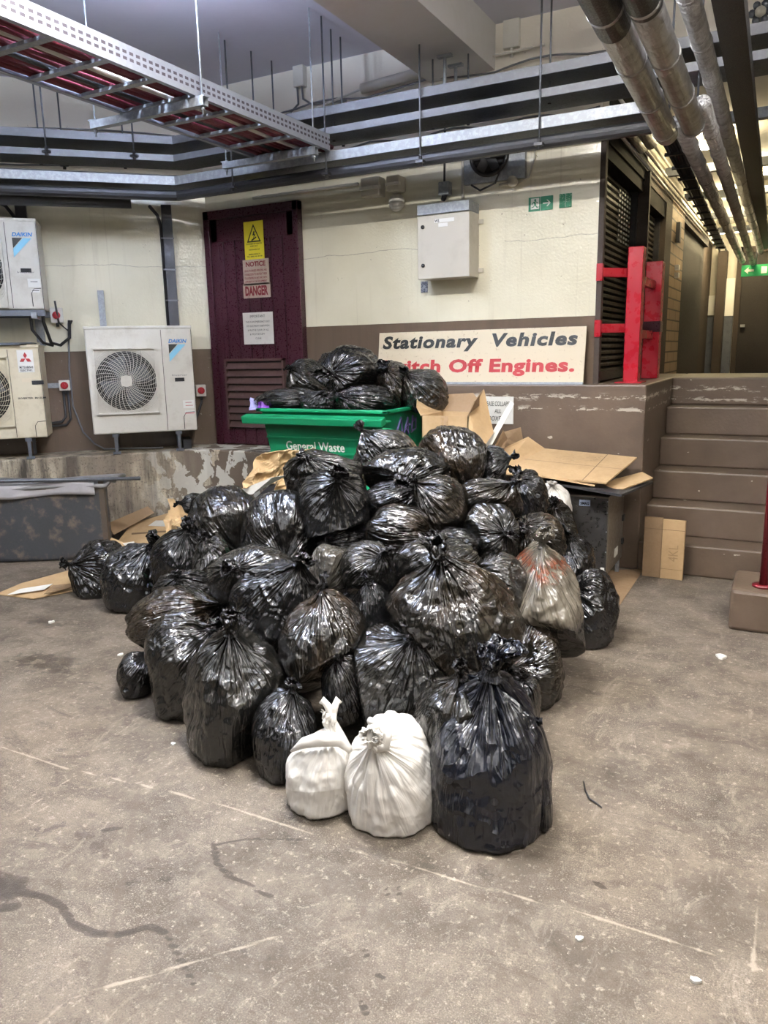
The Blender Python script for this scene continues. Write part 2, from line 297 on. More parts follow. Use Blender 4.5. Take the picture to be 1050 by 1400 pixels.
# ================================================================ THE SETTING
def struct(mb,name,m,parent=None,bevel=0):
    o=mb.build(name,m,parent,bevel)
    if parent is None: o['kind']='structure'
    return o
def seg_d(X,Y,a,b):
    ax,ay=a; bx,by=b; dx,dy=bx-ax,by-ay; t=np.clip(((X-ax)*dx+(Y-ay)*dy)/(dx*dx+dy*dy),0,1); return np.hypot(X-ax-t*dx,Y-ay-t*dy)
def make_floor():
    xs=np.concatenate([[-12,-6],np.arange(-5.2,1.2,.014),[3,6]]); ys=np.concatenate([[-5,-1,.6],np.arange(1.,4.4,.014),np.arange(4.45,5.6,.1),[6.5]])
    X,Y=np.meshgrid(xs,ys); n=len(xs); k=len(ys)
    def P(pts): return [tuple(onz(x,y,0)[:2]) for x,y in pts]
    def line(pts,w):
        q=P(pts); d=np.full(X.shape,9.)
        for a,b in zip(q[:-1],q[1:]): d=np.minimum(d,seg_d(X,Y,a,b))
        return np.clip(1-d/(2*w),0,1)
    wet=np.zeros(X.shape)
    for pts,w in (([(-20,1206),(12,1216)],.045),([(-10,1244),(20,1240)],.016),([(12,1216),(60,1226),(85,1240),(98,1262),(130,1276),(165,1278),(205,1266),(225,1275)],.0105),([(225,1275),(245,1310),(265,1345)],.005),
                  ([(292,1155),(340,1147),(415,1148)],.005),([(292,1152),(296,1180),(315,1198)],.009),([(315,1198),(350,1215),(372,1228)],.006),([(143,1135),(162,1132)],.010),
                  ([(517,1332),(524,1338)],.008),([(500,1300),(502,1308)],.006),([(495,1372),(500,1385)],.008),([(528,1210),(530,1225)],.005),([(544,1212),(547,1226)],.005),([(814,1207),(826,1214)],.009)):
        wet=np.maximum(wet,line(pts,w))
    cen=P([(190,1200)])[0]; wet=np.maximum(wet,np.clip(1-np.hypot((X-cen[0])/.5,(Y-cen[1])/.30),0,1)*.34)
    for c,rx,ry,a in (((250,990),.30,.2,.38),((60,905),.45,.22,.50),((110,1150),.35,.12,.44),((190,1195),.30,.12,.44),((640,1185),.2,.08,.4),((330,1300),.25,.12,.36),((900,1000),.5,.25,.30),((60,850),.4,.15,.46),((60,1050),.3,.1,.36)):
        q=P([c])[0]; wet=np.maximum(wet,np.clip(1.3-np.hypot((X-q[0])/rx,(Y-q[1])/ry),0,1)*a)
    lt=np.zeros(X.shape)
    for pts,w in (([(190,1072),(330,1108),(480,1160),(640,1208),(800,1250),(1045,1325)],.006),([(0,1402),(135,1352),(200,1335),(380,1280)],.006),([(190,1070),(235,1040)],.006),([(0,1020),(90,1050),(190,1072)],.006),([(820,900),(1050,1000)],.004),([(850,880),(1050,965)],.004),([(1040,1210),(1030,1330)],.006),([(30,1110),(110,1055)],.004)):
        lt=np.maximum(lt,line(pts,w))
    dk=line([(190,1072),(180,1130),(150,1290),(135,1355)],.011)
    for pts in ([(505,1270),(545,1240)],[(515,1280),(550,1250)],[(440,1360),(460,1340)],[(560,1380),(590,1350)],[(700,1150),(790,1170)]): dk=np.maximum(dk,line(pts,.006))
    me=bpy.data.meshes.new('floor'); me.vertices.add(n*k); me.vertices.foreach_set('co',np.stack([X,Y,0*X],-1).ravel())
    i=np.arange(n*k).reshape(k,n); q=np.stack([i[:-1,:-1],i[:-1,1:],i[1:,1:],i[1:,:-1]],-1).reshape(-1,4); nf=len(q)
    me.loops.add(nf*4); me.loops.foreach_set('vertex_index',q.ravel().astype(np.int32)); me.polygons.add(nf)
    me.polygons.foreach_set('loop_start',np.arange(0,nf*4,4)); me.update(calc_edges=True)
    at=me.attributes.new('marks','FLOAT_VECTOR','POINT'); at.data.foreach_set('vector',np.stack([wet,lt,dk],-1).astype(np.float32).ravel())
    o=link('floor',me,M['floor']); o['kind']='structure'
make_floor()
struct(MB().box(-12,6,-5,5.6,3.62,3.8),'ceiling',M['ceil'])
struct(MB().box(-1.225,6,5.6,14.2,3.32,3.5),'ceiling',M['beam'])
struct(MB().box(-2.43,-1.95,-5,5.40,3.34,3.62),'ceiling_beam',M['beam'])
struct(MB().box(-4.52,-1.225,5.40,5.60,0,3.62),'wall_back',M['wall'])
struct(MB().box(-1.225,6,5.40,5.60,3.2,3.62),'wall_back_header',M['wall'])
struct(MB().lbox(-7,0.0,-.2,0,0,3.62),'wall_left',M['wall'])
struct(MB().box(3.2,3.4,-5,14.2,0,3.62),'wall_right',M['wall'])
# ledge under the left wall, turning along the door wall
lp=[lw(-7,0,0),lw(-7,.40,0),(-4.52+.414*.40,5.0,0),(-3.62,5.0,0),(-3.62,5.4,0),(-4.52,5.4,0)]
struct(MB().prism([(p[0],p[1]) for p in lp],.72),'ledge',M['conc'],bevel=.012)
struct(MB().prism([(-3.62,5.28),(-.85,5.28),(-.85,7.4),(-1.225,7.4),(-1.225,5.4),(-3.62,5.4)],1.25),'platform',M['brown'],bevel=.01)
st=MB()
for i in range(6): st.box(-.85,3.2,5.26+i*.24,7.4,i*1.25/6,(i+1)*1.25/6)
struct(st,'staircase',M['brown'],bevel=.012)
struct(MB().box(-3,3.2,7.4,14.2,0,1.04),'corridor_floor',M['brown'])
# return wall along the corridor (x=-1.225)
RW=-1.225
struct(MB().box(RW-.35,RW,5.6,14.2,3.0,3.5),'wall_corridor_lintel',M['cream_metal'])
struct(MB().box(RW-.35,RW+.008,7.05,12.2,2.84,3.0),'wall_corridor_lintel',M['umber'])
struct(MB().box(RW-.04,RW+.035,5.402,5.46,1.25,2.86).box(RW-.35,RW,5.60,5.62,1.25,2.84),'trim_1',M['umber'])
struct(MB().box(RW-.35,RW-.12,7.0,7.2,1.04,2.84).box(RW-.35,RW+.05,6.98,7.03,1.04,2.9),'trim_2',M['umber'])
struct(MB().box(RW-.35,RW+.01,8.2,8.6,1.04,2.84),'trim_3',M['umber'])
struct(MB().box(RW-.35,RW+.01,8.6,9.55,1.04,2.95),'wall_corridor_pier',M['brick'])
struct(MB().box(RW-.35,RW-.05,9.6,12.2,1.04,3.4),'wall_corridor_left',M['dwood'])
def shutter(n,y0,y1,z0,z1,dx):
    o=bpy.data.objects.new('door_%d'%n,None); COL.objects.link(o); o.location=(RW-dx,(y0+y1)/2,z0); o['kind']='structure'
    N=int((z1-z0)/.046); mb=MB(); v=[];f=[]
    for i in range(N+1):
        z=z0+(z1-z0)*i/N
        for dxx,dz in ((-.016,0),(.016,.010),(.016,.030)): 
            v+=[(RW-dx+dxx,y0,min(z+dz,z1)),(RW-dx+dxx,y1,min(z+dz,z1))]
    for i in range(len(v)//2-1): f.append((2*i,2*i+1,2*i+3,2*i+2))
    mb.add(v,f); MBs=mb.build('shutter_curtain',M['shut'],o)
    MB().box(RW-dx-.04,RW-dx+.045,y0,y1,z0,z0+.07).build('bottom_rail',M['blackmetal'],o)
    MB().box(RW-dx-.03,RW-dx+.06,y0-.0,y0+.05,z0,z1).build('guide_channel',M['blackmetal'],o)
    MB().box(RW-dx-.03,RW-dx+.06,y1-.05,y1,z0,z1).build('guide_channel',M['blackmetal'],o)
    return o
M['shut']=worn('dark_brown_shutter',(.030,.024,.019),.5,.1,(.055,.043,.03),.5,3)
d=shutter(2,5.62,6.98,1.25,2.78,.10)
struct(MB().box(RW-.35,RW+.012,5.6,7.05,2.83,3.32),'wall_corridor_lintel',M['mattblack'])
mb=MB()
for i in range(5):
    for j in range(11): mb.box(RW-.076,RW-.070,6.38+i*.10,6.44+i*.10,2.30+j*.036,2.316+j*.036)
mb.build('vent_holes',M['galv'],d)
MB().box(RW-.3,RW+.0,5.62,6.98,2.74,2.86).build('shutter_box',M['mattblack'],d)
shutter(3,7.2,8.2,1.04,2.80,.10)
MB().box(RW-.3,RW-.0,7.2,8.2,2.70,2.86).build('shutter_box',M['mattblack'],bpy.data.objects['door_3'])
# far end of the corridor
FY=13.6
def fx(px): return ony(px,440,FY)[0]
struct(MB().box(-3,3.2,FY,FY+.2,1.04,3.5),'wall_far',M['cream_metal'])
struct(MB().box(-1.575,-1.30,12.2,FY,1.04,3.4).box(fx(978),fx(990),FY-.25,FY,1.04,2.9),'trim_4',M['umber'])
struct(MB().box(fx(961),fx(976),FY-.06,FY-.01,1.95,2.25),'trim_5',M['white'])
struct(MB().box(fx(989),fx(1002),FY-.05,FY-.01,1.93,2.5),'trim_6',M['white'])
struct(MB().box(fx(958),fx(1002),FY-.04,FY-.01,1.04,1.93),'trim_7',M['galvdark'])
d4=bpy.data.objects.new('door_4',None); COL.objects.link(d4); d4.location=(fx(1040),FY,1.04); d4['kind']='structure'
MB().box(fx(1010),fx(1085),FY-.06,FY-.01,1.04,2.86).build('door_leaf',M['dwood'],d4)
MB().box(fx(1003),fx(1010),FY-.1,FY-.0,1.04,2.95).box(fx(1003),fx(1085),FY-.1,FY,2.86,2.95).build('door_frame',M['umber'],d4)
MB().box(fx(1013),fx(1019),FY-.12,FY-.05,1.75,1.79).build('door_handle',M['galv'],d4)
# ---- maroon door with louvre (door_1)
d1=bpy.data.objects.new('door_1',None); COL.objects.link(d1); d1.location=(-4.0,5.38,.72); d1['kind']='structure'
MB().box(-4.50,-4.44,5.33,5.40,.72,2.67).box(-3.60,-3.55,5.33,5.40,.72,2.67).box(-4.50,-3.55,5.33,5.40,2.60,2.67).build('door_frame',M['maroon'],d1,.004)
mb=MB()
bw=.84/7
for i in range(7): mb.box(-4.44+i*bw+.004,-4.44+(i+1)*bw-.004,5.356,5.399,.73,2.60)
mb.box(-4.44,-3.60,5.350,5.358,2.42,2.60).box(-4.44,-4.37,5.350,5.358,.73,2.6).box(-3.67,-3.60,5.350,5.358,.73,2.6).box(-4.44,-3.60,5.37,5.399,.73,2.60)
mb.build('door_boards',M['maroon'],d1,.002)
mb=MB()
for i in range(9):
    z=1.40-i*.062; mb.fbox(frame((-4.06,5.335,z),(1,0,0),(0,-.5,-.8)),-.28,.30,-.03,.03,-.005,.005)
mb.box(-4.36,-4.34,5.32,5.36,.86,1.46).box(-3.76,-3.74,5.32,5.36,.86,1.46).box(-4.36,-3.74,5.32,5.36,1.44,1.46)
mb.build('vent_louvre',worn('grimy_louvre',(.075,.04,.035),.5,0,(.03,.015,.015),.6,12),d1)
MB().box(-4.34,-3.76,5.345,5.357,.87,1.44).build('vent_opening',M['slot'],d1)
# ---- kerb block and red handrail on the right
kb=struct(MB().box(-.215,.60,4.30,4.72,0,.225),'kerb_block',M['brown'],bevel=.02)
hr=thing('handrail','dark red round handrail hoop standing on the brown kerb block at the stairs','handrail',(-.05,4.40,.225))
p0=onz(1037,806,.225); 
MB().tube([(-.062,4.42,.225),(-.062,4.42,1.10),(-.04,4.42,1.16),(.02,4.42,1.19),(.5,4.42,1.19),(.56,4.42,1.16),(.58,4.42,1.10),(.58,4.42,.225)],.021,14).build('rail_tube',M['darkred'],hr)
MB().tube([(-.062,4.42,.225),(-.062,4.42,.237)],.055,16).build('base_flange',M['darkred'],hr)
# ================================================================ LAMPS
def lamp_light(name,loc,rot,L,w,en,col):
    l=bpy.data.lights.new(name,'AREA'); l.shape='RECTANGLE'; l.size=L; l.size_y=w; l.energy=en; l.color=col
    return l
def batten(loc,rot,L,en,col,label,group,tube):
    t=thing('strip_lamp',label,'ceiling lamp',(loc[0],loc[1],loc[2]),group)
    a=math.radians(rot); R=(math.cos(a),math.sin(a),0); F_=frame(loc,R,(-math.sin(a),math.cos(a),0))
    MB().fbox(F_,-L/2,L/2,-.03,.03,-.01,.03).build('housing',M['white'],t)
    ends=[F_@Vector((-L/2+.03,0,-.035)),F_@Vector((L/2-.03,0,-.035))]
    for e_ in (-L/2+.08,L/2-.08): MB().tube([F_@Vector((e_,0,.03)),F_@Vector((e_,0,(3.34 if loc[1]>5.5 else 3.62)-loc[2]))],.005,6).build('drop_rod',M['galv'],t)
    MB().tube(ends,.014,10).build('lamp_tube',tube,t)
    l=bpy.data.lights.new('tube_light','AREA'); l.shape='RECTANGLE'; l.size=L; l.size_y=.10; l.energy=en; l.color=col
    lo=bpy.data.objects.new('tube_light',l); COL.objects.link(lo); lo.parent=t; lo.location=(0,0,-.02); lo.rotation_euler=(0,0,a)
    l2=l.copy(); l2.energy=en*(8. if loc[0]<-2.5 and loc[1]>2 and loc[1]<5 else .9); l2.size_y=.12; lo=bpy.data.objects.new('tube_light',l2); COL.objects.link(lo); lo.parent=t; lo.location=(0,0,-.045); lo.rotation_euler=(PI,0,a)
for i,(loc,rot,L,en,col) in enumerate(TUBES): batten(loc,rot,L,en,col,'lit fluorescent strip lamp under the garage ceiling, some of them added as unseen fill','strip lamps over the yard',M['tube'])
for i,(loc,rot,L,en) in enumerate(CORR): batten(loc,rot,L,en,(1,.80,.45),'lit warm strip lamp above the lagged pipes in the corridor, the farthest added to light the end wall','strip lamps in the corridor',M['tubewarm'])
# ================================================================ TRAYS AND PIPES
M['galvmid']=worn('weathered_galvanised_steel',(.13,.135,.15),.5,.3,(.22,.23,.25),.5,30)
def sweep(profile,xr,L,mb=None):
    """closed profile [(offset from wall, z)] swept along the back wall, mitred round the corner, along the left wall"""
    mb=mb or MB(); n=len(profile); v=[]
    for st_ in range(3):
        for o,z in profile:
            if st_==0: v.append((xr,5.4-o,z))
            elif st_==1: v.append((-4.52+.4142*o,5.4-o,z))
            else: v.append(lw(-L,o,z))
    f=[]
    for a in range(2):
        for i in range(n): j=(i+1)%n; f.append((a*n+i,a*n+j,(a+1)*n+j,(a+1)*n+i))
    f+=[tuple(range(n)),tuple(range(2*n,3*n))]
    return mb.add(v,f)
def tray(label,o0,o1,z,h,xr,L,m1=M['galvdark'],mf=None):
    mf=mf or M['galvmid']
    t=thing('cable_tray',label,'cable tray',(-3,5.4-o0,z))
    sweep([(o1,z),(o0,z),(o0,z+h),(o0-.003,z+h),(o0-.003,z+.004),(o1+.003,z+.004),(o1+.003,z+h),(o1,z+h)],xr,L).build('tray_channel',m1,t)
    sweep([(o0+.001,z+.002),(o0+.003,z+.002),(o0+.003,z+h),(o0+.001,z+h)],xr,L).build('front_flange',mf,t)
    return t
tray('long galvanised cable tray, topmost of the trays wrapping round the wall corner',.65,.33,3.045,.055,.9,7)
tray('long galvanised cable tray in the middle of the stack wrapping round the wall corner',.65,.37,2.925,.045,.9,7)
tray('lowest galvanised cable tray, ending by the silver lagged pipes, above the black pipe',.66,.36,2.755,.062,-.86,7,mf=M['galv'])
tag(sweep([(.61+.038*math.cos(a),2.69+.038*math.sin(a)) for a in [k*PI/6 for k in range(12)]],-.66,7).build('service_pipe',M['black']),'thick black pipe clipped right under the lowest cable tray','pipe')
tag(sweep([(.50+.03*math.cos(a),2.83+.03*math.sin(a)) for a in [k*PI/6 for k in range(12)]],-1.9,7).build('service_pipe',M['greycable']),'grey bundled cable lying in the lowest cable tray','cable')
tag(MB().tube([lw(-.6,.50,2.66),lw(-7,.50,2.63)],.055,12).build('service_pipe',M['black']),'fat black duct under the trays on the left wall above the outdoor units','pipe')
def wavy(x0,x1,o,z,r,m,label,amp=.02,seed=0):
    rnd=random.Random(seed); pts=[]; N=26
    for i in range(N+1):
        x=x0+(x1-x0)*i/N
        pts.append((x,5.4-o-.004,z+amp*math.sin(i*.9+seed)+rnd.uniform(-1,1)*amp*.4))
    tag(MB().tube(pts,r,6).build('cable',m),label,'cable','thin cables clipped along the back wall above the trays')
for k,(x0,x1,o,z,m) in enumerate(((-4.4,-1.2,.04,3.33,'greycable'),(-4.3,-1.25,.05,3.28,'whitecable'),(-3.4,-1.23,.04,2.99,'greycable'),(-2.9,-1.23,.05,2.95,'greycable'),(-3.1,-1.25,.04,3.16,'whitecable'))):
    wavy(x0,x1,o,z,.007,M[m],'thin cable sagging along the back wall behind the cable trays',.018,k)
for k,z in enumerate((3.25,3.0,2.9)):
    pts=[lw(-.1-6.5*i/20,.04,z+.02*math.sin(i*.8+k)) for i in range(21)]
    tag(MB().tube(pts,.007,6).build('cable',M['greycable']),'thin cable sagging along the left wall behind the cable trays','cable','thin cables along the left wall')
tag(MB().tube([(-2.95,5.34,3.37),(-2.45,5.34,3.40)],.035,12).tube([(-3.4,5.36,3.3),(-2.95,5.34,3.37)],.008,6).tube([(-2.45,5.34,3.40),(-1.6,5.36,3.42)],.008,6).build('junction_sleeve',M['whitecable']),'pale cable joint sleeve on the wall above the topmost tray','cable joint')
rods=[]
for (px,py) in ((307,55),(343,70),(371,83),(439,22),(452,40),(75,95)): p=onz(px,py,3.62); rods.append((p[0],p[1]))
for px,Y in ((574,4.73),(738,4.73),(751,4.88),(468,5.05),(592,5.0),(640,5.03),(915,4.74),(953,4.8)): rods.append((ony(px,150,Y)[0],Y))
for s_,o_ in ((-.55,.66),(-.62,.36),(-1.15,.66),(-1.22,.36)): q=lw(s_,o_,0); rods.append((q[0],q[1]))
for i,(x,y) in enumerate(rods):
    t=thing('hanger_rod','thin threaded steel rod hanging from the ceiling to the wall cable trays','hanger rod',(x,y,2.65),'threaded rods holding the wall trays')
    top=3.34 if -2.43<x<-1.95 else 3.62
    zb=2.65 if 5.4-y>.60 and x>-4.2 else 2.93
    MB().tube([(x,y,zb),(x,y,top)],.006,8).build('rod',M['galvdark'],t)
    MB().box(x-.025,x+.025,y-.02,y+.02,zb+.01,zb+.025).tube([(x,y,zb-.01),(x,y,zb+.05)],.012,6).build('clamp',M['blackmetal'],t)
# ladder tray with red cables running towards the wall
LX0,LX1,LZ,LY0,LY1=-3.40,-2.85,2.81,1.2,4.70
t=thing('cable_ladder','wide perforated cable ladder full of red cables hanging across the upper left','cable ladder',((LX0+LX1)/2,3,LZ))
for x in (LX0,LX1):
    s_=1 if x==LX0 else -1
    MB().box(x-.003,x+.003,LY0,LY1,LZ,LZ+.10).box(min(x,x+s_*.025),max(x,x+s_*.025),LY0,LY1,LZ,LZ+.004).box(min(x,x+s_*.02),max(x,x+s_*.02),LY0,LY1,LZ+.096,LZ+.10).build('side_rail',M['slotted'],t)
y=LY0+.1
while y<LY1:
    MB().box(LX0,LX1,y,y+.04,LZ+.004,LZ+.02).build('rung',M['galv'],t); y+=.30
for i in range(15):
    x=LX0+.035+i*.034; rnd=random.Random(i)
    pts=[(x+rnd.uniform(-.012,.012),LY0+(LY1-LY0+.1)*k/8,LZ+.035+(i%3)*.006) for k in range(9)]
    MB().tube(pts,.015 if i%4 else .019,8).build('cable',M['redcable'] if i not in (4,9,13) else (M['blackmetal'] if i!=9 else M['whitecable']),t)
for Y,xa,xb,z in ((3.40,-3.62,-2.80,2.80),(4.55,-3.62,-2.86,2.80)):
    t=thing('support_strut','galvanised channel strut under the cable ladder, '+('nearer to the camera' if Y<4 else 'farther end by the wall trays'),'strut',((xa+xb)/2,Y,z))
    MB().box(xa,xb,Y-.02,Y+.02,z-.041,z-.038).box(xa,xb,Y-.021,Y-.019,z-.041,z).box(xa,xb,Y+.019,Y+.021,z-.041,z).build('channel',M['galv'],t)
    for x in (xa+.02,xb-.02):
        MB().tube([(x,Y,z-.08),(x,Y,3.62)],.005,8).build('rod',M['galv'],t)
        MB().box(x-.03,x+.03,Y-.022,Y+.022,z-.0,z+.006).build('washer_plate',M['galv'],t); MB().tube([(x,Y,z-.06),(x,Y,z-.042)],.010,6).build('nut',M['galv'],t)
tag(MB().box(-2.84,-2.825,2.6,2.75,2.835,2.90).build('tray_label',M['paper']),'small worn white label stuck on the ladder side','label') if False else None
# silver lagged pipes
def lagged(pts,r,label,ends=True,seams=True,m='foil'):
    t=thing('lagged_pipe',label,'lagged pipe',tuple(pts[0]))
    MB().tube(pts,r,24).build('foil_lagging',M[m],t)
    a=Vector(pts[0]); b=Vector(pts[-1]); L=(b-a).length; k=1
    while seams and k*.55<L:
        p=a+(b-a)*(k*.55/L); q=p+(b-a).normalized()*.02
        MB().tube([p,q],r+.004,24).build('seam_band',M['foil'],t); k+=1
    return t
def pipe_px(a,b,z,r,y0,y1,label,**k):
    """straight level pipe through two sighted points, cut at y0 and y1"""
    p=onz(*a,z); q=onz(*b,z); d=(q-p)/(q[1]-p[1]); P=[tuple(p+d*(y-p[1])) for y in (y0,y1)]
    return lagged(P,r,label,**k),P
_pa,PA=pipe_px((822,0),(912,184),2.60,.058,1.2,4.62,'leftmost thick silver lagged pipe ending in mid air by the trays')
_pb,PB=pipe_px((880,0),(948,172),2.60,.055,1.2,4.50,'second thick silver lagged pipe from the left, overhead on the right')
pipe_px((943,0),(1004,215),2.80,.042,1.2,12.9,'long slim silver lagged pipe beside the black overhead trunking')
pipe_px((944,200),(1017,361),2.68,.046,4.75,12.8,'lagged pipe running down the corridor, leftmost there, lit from above')
pipe_px((974,185),(1030,361),2.64,.040,4.3,12.8,'lagged pipe running down the corridor between two others under the lamps')
pipe_px((862,182),(893,222),3.0,.045,5.62,6.6,'short pale lagged pipe stub above the first shutter, left one',seams=False)
pipe_px((880,178),(908,222),2.98,.050,5.62,6.4,'short lagged pipe stub above the first shutter, right one',seams=False)
for k,(P,r) in enumerate(((PA,.0605),(PB,.0575))):
    a=Vector(P[0]); b=Vector(P[1]); d_=(b-a).normalized(); f_=(3.02-k*.12-a.y)/d_.y
    MB().tube([a+d_*.02,a+d_*f_],r,24).build('end_sleeve',M['blackmetal'],(_pa,_pb)[k])['label']='black sleeve'
a=onz(972,0,2.8); b=onz(1017,0,2.8); c=onz(1037,328,2.8); sl_=(c[0]-a[0])/(c[1]-a[1]); w_=b[0]-a[0]-sl_*(b[1]-a[1])
v=[(a[0]+sl_*(y-a[1])+dx,y,z) for z in (2.80,2.88) for y in (1.2,12.6) for dx in (0,w_)]
tag(MB().add(v,[(0,2,3,1),(4,5,7,6),(0,1,5,4),(2,6,7,3),(0,4,6,2),(1,3,7,5)]).build('cable_trunking',M['blackmetal']),'wide black trunking running overhead into the corridor on the right','trunking')
a=onz(906,193,2.78); b=onz(974,324,2.78); c=onz(926,193,2.78); sl_=(b[0]-a[0])/(b[1]-a[1]); w_=(c[0]-a[0])-sl_*(c[1]-a[1]); XL=lambda y,k=0.: a[0]+sl_*(y-a[1])+w_*k
t=thing('cable_ladder','narrow black cable ladder running down the corridor ceiling over the shutters','cable ladder',(XL(8),8,2.78))
for k in (0,1): MB().tube([(XL(4.9,k),4.9,2.785),(XL(12.3,k),12.3,2.785)],.012,6).build('side_rail',M['blackmetal'],t)
y=5.0
while y<12: MB().box(XL(y,-.35),XL(y,1.2),y,y+.03,2.765,2.785).build('rung',M['blackmetal'],t); y+=.45
for i in range(4): MB().tube([(XL(4.9,.15+i*.23),4.9,2.81),(XL(12.2,.15+i*.23),12.2,2.81)],.015,8).build('cable',M['black'],t)
for k,(x,z) in enumerate(((-1.19,3.02),(-1.18,3.12),(-1.19,2.92))):
    tag(MB().tube([(x,5.7,z),(x,12.5,z)],.012,8).build('conduit',M['whitecable']),('lowest thin conduit on the corridor lintel','topmost thin conduit on the corridor lintel','thin conduit running between two others on the corridor lintel')[(1,0,2)[k] if k<2 else 0] if False else ['thin pale conduit along the corridor lintel, middle one','thin pale conduit along the corridor lintel, topmost','thin pale conduit along the corridor lintel, lowest'][k],'conduit')
for i,y in enumerate((6.3,7.9,9.3,10.8,12.2)):
    tag(MB().box(-1.2,3.1,y,y+.07,3.02,3.09).build('support_strut',M['galvdark']),'steel cross strut carrying pipes under the corridor ceiling','strut','cross struts under the corridor ceiling')
for i,(x,y) in enumerate(((-.55,10.2),(-.35,8.6))):
    tag(MB().box(x,x+.5,y,y+.6,3.02,3.3).build('ceiling_box',M['cream_metal']),('cream ceiling box deep in the corridor above the pipes','cream ceiling box nearer in the corridor above the pipes')[i],'ceiling box')
# ================================================================ THINGS ON THE BACK WALL
BW=lambda x,z,off=0: frame((x,5.4-off,z),(1,0,0),(0,0,1))   # normal is -y
# electrical cabinet
x0,x1_,z0,z1=-2.446,-2.06,2.00,2.50
t=thing('electrical_cabinet','grey beige electrical cabinet hung on the cream wall over the warning board','cabinet',(-2.25,5.3,2.0))
MB().box(x0,x1_,5.215,5.4,z0,z1-.005).build('body',M['cream_metal'],t,.006)
MB().box(x0-.004,x1_+.004,5.20,5.216,z0-.004,z1-.075).build('door',M['cream_metal'],t,.006)
MB().box(x0-.003,x1_+.003,5.195,5.39,z1-.07,z1+.0).build('top_cover',M['galv'],t,.004)
for z in (z0+.09,z1-.15): MB().tube([(x0+.04,5.192,z),(x0+.04,5.20,z)],.013,14).build('lock',M['black'],t)
for z in (z0+.05,z1-.12):
    MB().box(x1_,x1_+.035,5.385,5.395,z-.015,z+.015).build('bracket',M['cream_metal'],t)
f=BW(x0+.13,z1-.13,.202); lb=MB().fbox(f,0,.15,0,.025,0,.001).fbox(f,.03,.10,-.03,-.005,0,.001).build('label_strip',M['white'],t)
text('WS',BW(x0+.132,z1-.128,.203),.035,.02,M['darktext'],lb,bold=.03)
def fit(label,cat,name,mb,m): return tag(mb.build(name,m),label,cat)
sw=thing('junction_box','small grey junction box with a cord above the electrical cabinet','junction box',(-2.30,5.36,2.56))
MB().box(-2.345,-2.265,5.33,5.40,2.575,2.665).build('body',M['galv'],sw,.006)
MB().tube([(-2.305,5.35,2.66),(-2.303,5.36,3.05)],.008,8).build('cord',M['black'],sw); MB().tube([(-2.305,5.36,2.58),(-2.305,5.33,2.545)],.018,10).build('gland',M['black'],sw)
tag(MB().tube([(-2.18,5.39,2.50),(-2.18,5.39,3.04)],.012,8).build('conduit',M['whitecable']),'thin vertical conduit rising from the electrical cabinet behind the trays','conduit')
# bell
b=thing('alarm_bell','round pale alarm bell on two ribbed boxes under the trays','bell',(-2.75,5.3,2.55))
mb=MB(); cx,cz=ony(539,276,5.32)[0],ony(539,276,5.32)[2]
mb.grid(lambda u,v:(cx+.063*math.sin(v*PI/2)*math.cos(2*PI*u),5.36-.045*math.cos(v*PI/2),cz+.063*math.sin(v*PI/2)*math.sin(2*PI*u)),28,8); mb.build('gong',M['offwhite'],b)
MB().tube([(cx,5.36,cz),(cx,5.40,cz)],.045,20).build('bell_base',M['cream_metal'],b)
def ribbox(px0,px1,py0,py1,dep,label):
    a=ony(px0,py1,5.4-dep); c=ony(px1,py0,5.4-dep); tt=thing('conduit_box',label,'conduit box',(a[0],5.38,a[2]))
    MB().box(a[0],c[0],5.4-dep,5.4,a[2],c[2]).build('body',M['cream_metal'],tt,.01)
    MB().box(a[0]-.006,c[0]+.006,5.4-dep-.01,5.4-dep+.02,a[2]+(c[2]-a[2])*.35,a[2]+(c[2]-a[2])*.55).build('cover_band',M['offwhite'],tt,.004)
ribbox(493,518,240,270,.10,'left ribbed conduit box next to the alarm bell'); ribbox(528,545,238,262,.12,'right ribbed conduit box above the alarm bell')
tag(MB().tube([(-4.0,5.375,2.735),(-3.02,5.375,2.735)],.012,8).build('conduit',M['cream_metal']),'painted conduit running from above the maroon door to the ribbed box','conduit')
# extractor fan
f=thing('extractor_fan','dark extractor fan half hidden behind the trays, above the green exit sign','fan',(-1.94,5.35,2.62))
mb=MB(); cx,cz=-1.97,2.80
MB().box(-2.16,-1.72,5.36,5.40,2.63,2.90).build('back_plate',M['galv'],f)
mb=MB(); 
for k in range(6):
    a=k*PI/3; mb.fbox(frame((cx,5.33,cz),(math.cos(a),0,math.sin(a)),(-math.sin(a)*.9,.4,math.cos(a)*.9)),.02,.115,-.03,.03,-.002,.002)
mb.build('fan_blades',M['black'],f)
MB().tube([(cx,5.30,cz),(cx,5.36,cz)],.03,14).build('motor_hub',M['galvdark'],f)
MB().tube([(cx+.13*math.cos(a*PI/12),5.345,cz+.13*math.sin(a*PI/12)) for a in range(25)],.014,8).build('fan_ring',M['black'],f)
MB().tube([(-1.93,5.36,cz),(-1.93,5.359,cz)],.001,4) 
MB().tube([(cx,5.362,cz),(cx,5.358,cz)],.125,28).build('fan_opening',M['slot'],f)
MB().tube([(-1.86,5.30,2.72),(-1.90,5.28,2.6),(-2.02,5.31,2.57),(-2.1,5.35,2.62)],.007,8).build('flex',M['black'],f)
tag(MB().tube([(-1.78,5.385,2.60),(-1.84,5.385,2.60),(-1.84,5.35,2.60),(-1.9,5.37,2.60)],.011,8).tube([(-1.80,5.37,2.61),(-1.80,5.33,2.61)],.035,18).tube([(-1.78,5.385,2.60),(-1.70,5.385,2.63),(-1.66,5.385,2.75),(-1.66,5.385,3.0)],.006,8).build('conduit_fitting',M['cream_metal']),'round cream conduit fitting under the dark extractor fan','conduit fitting')
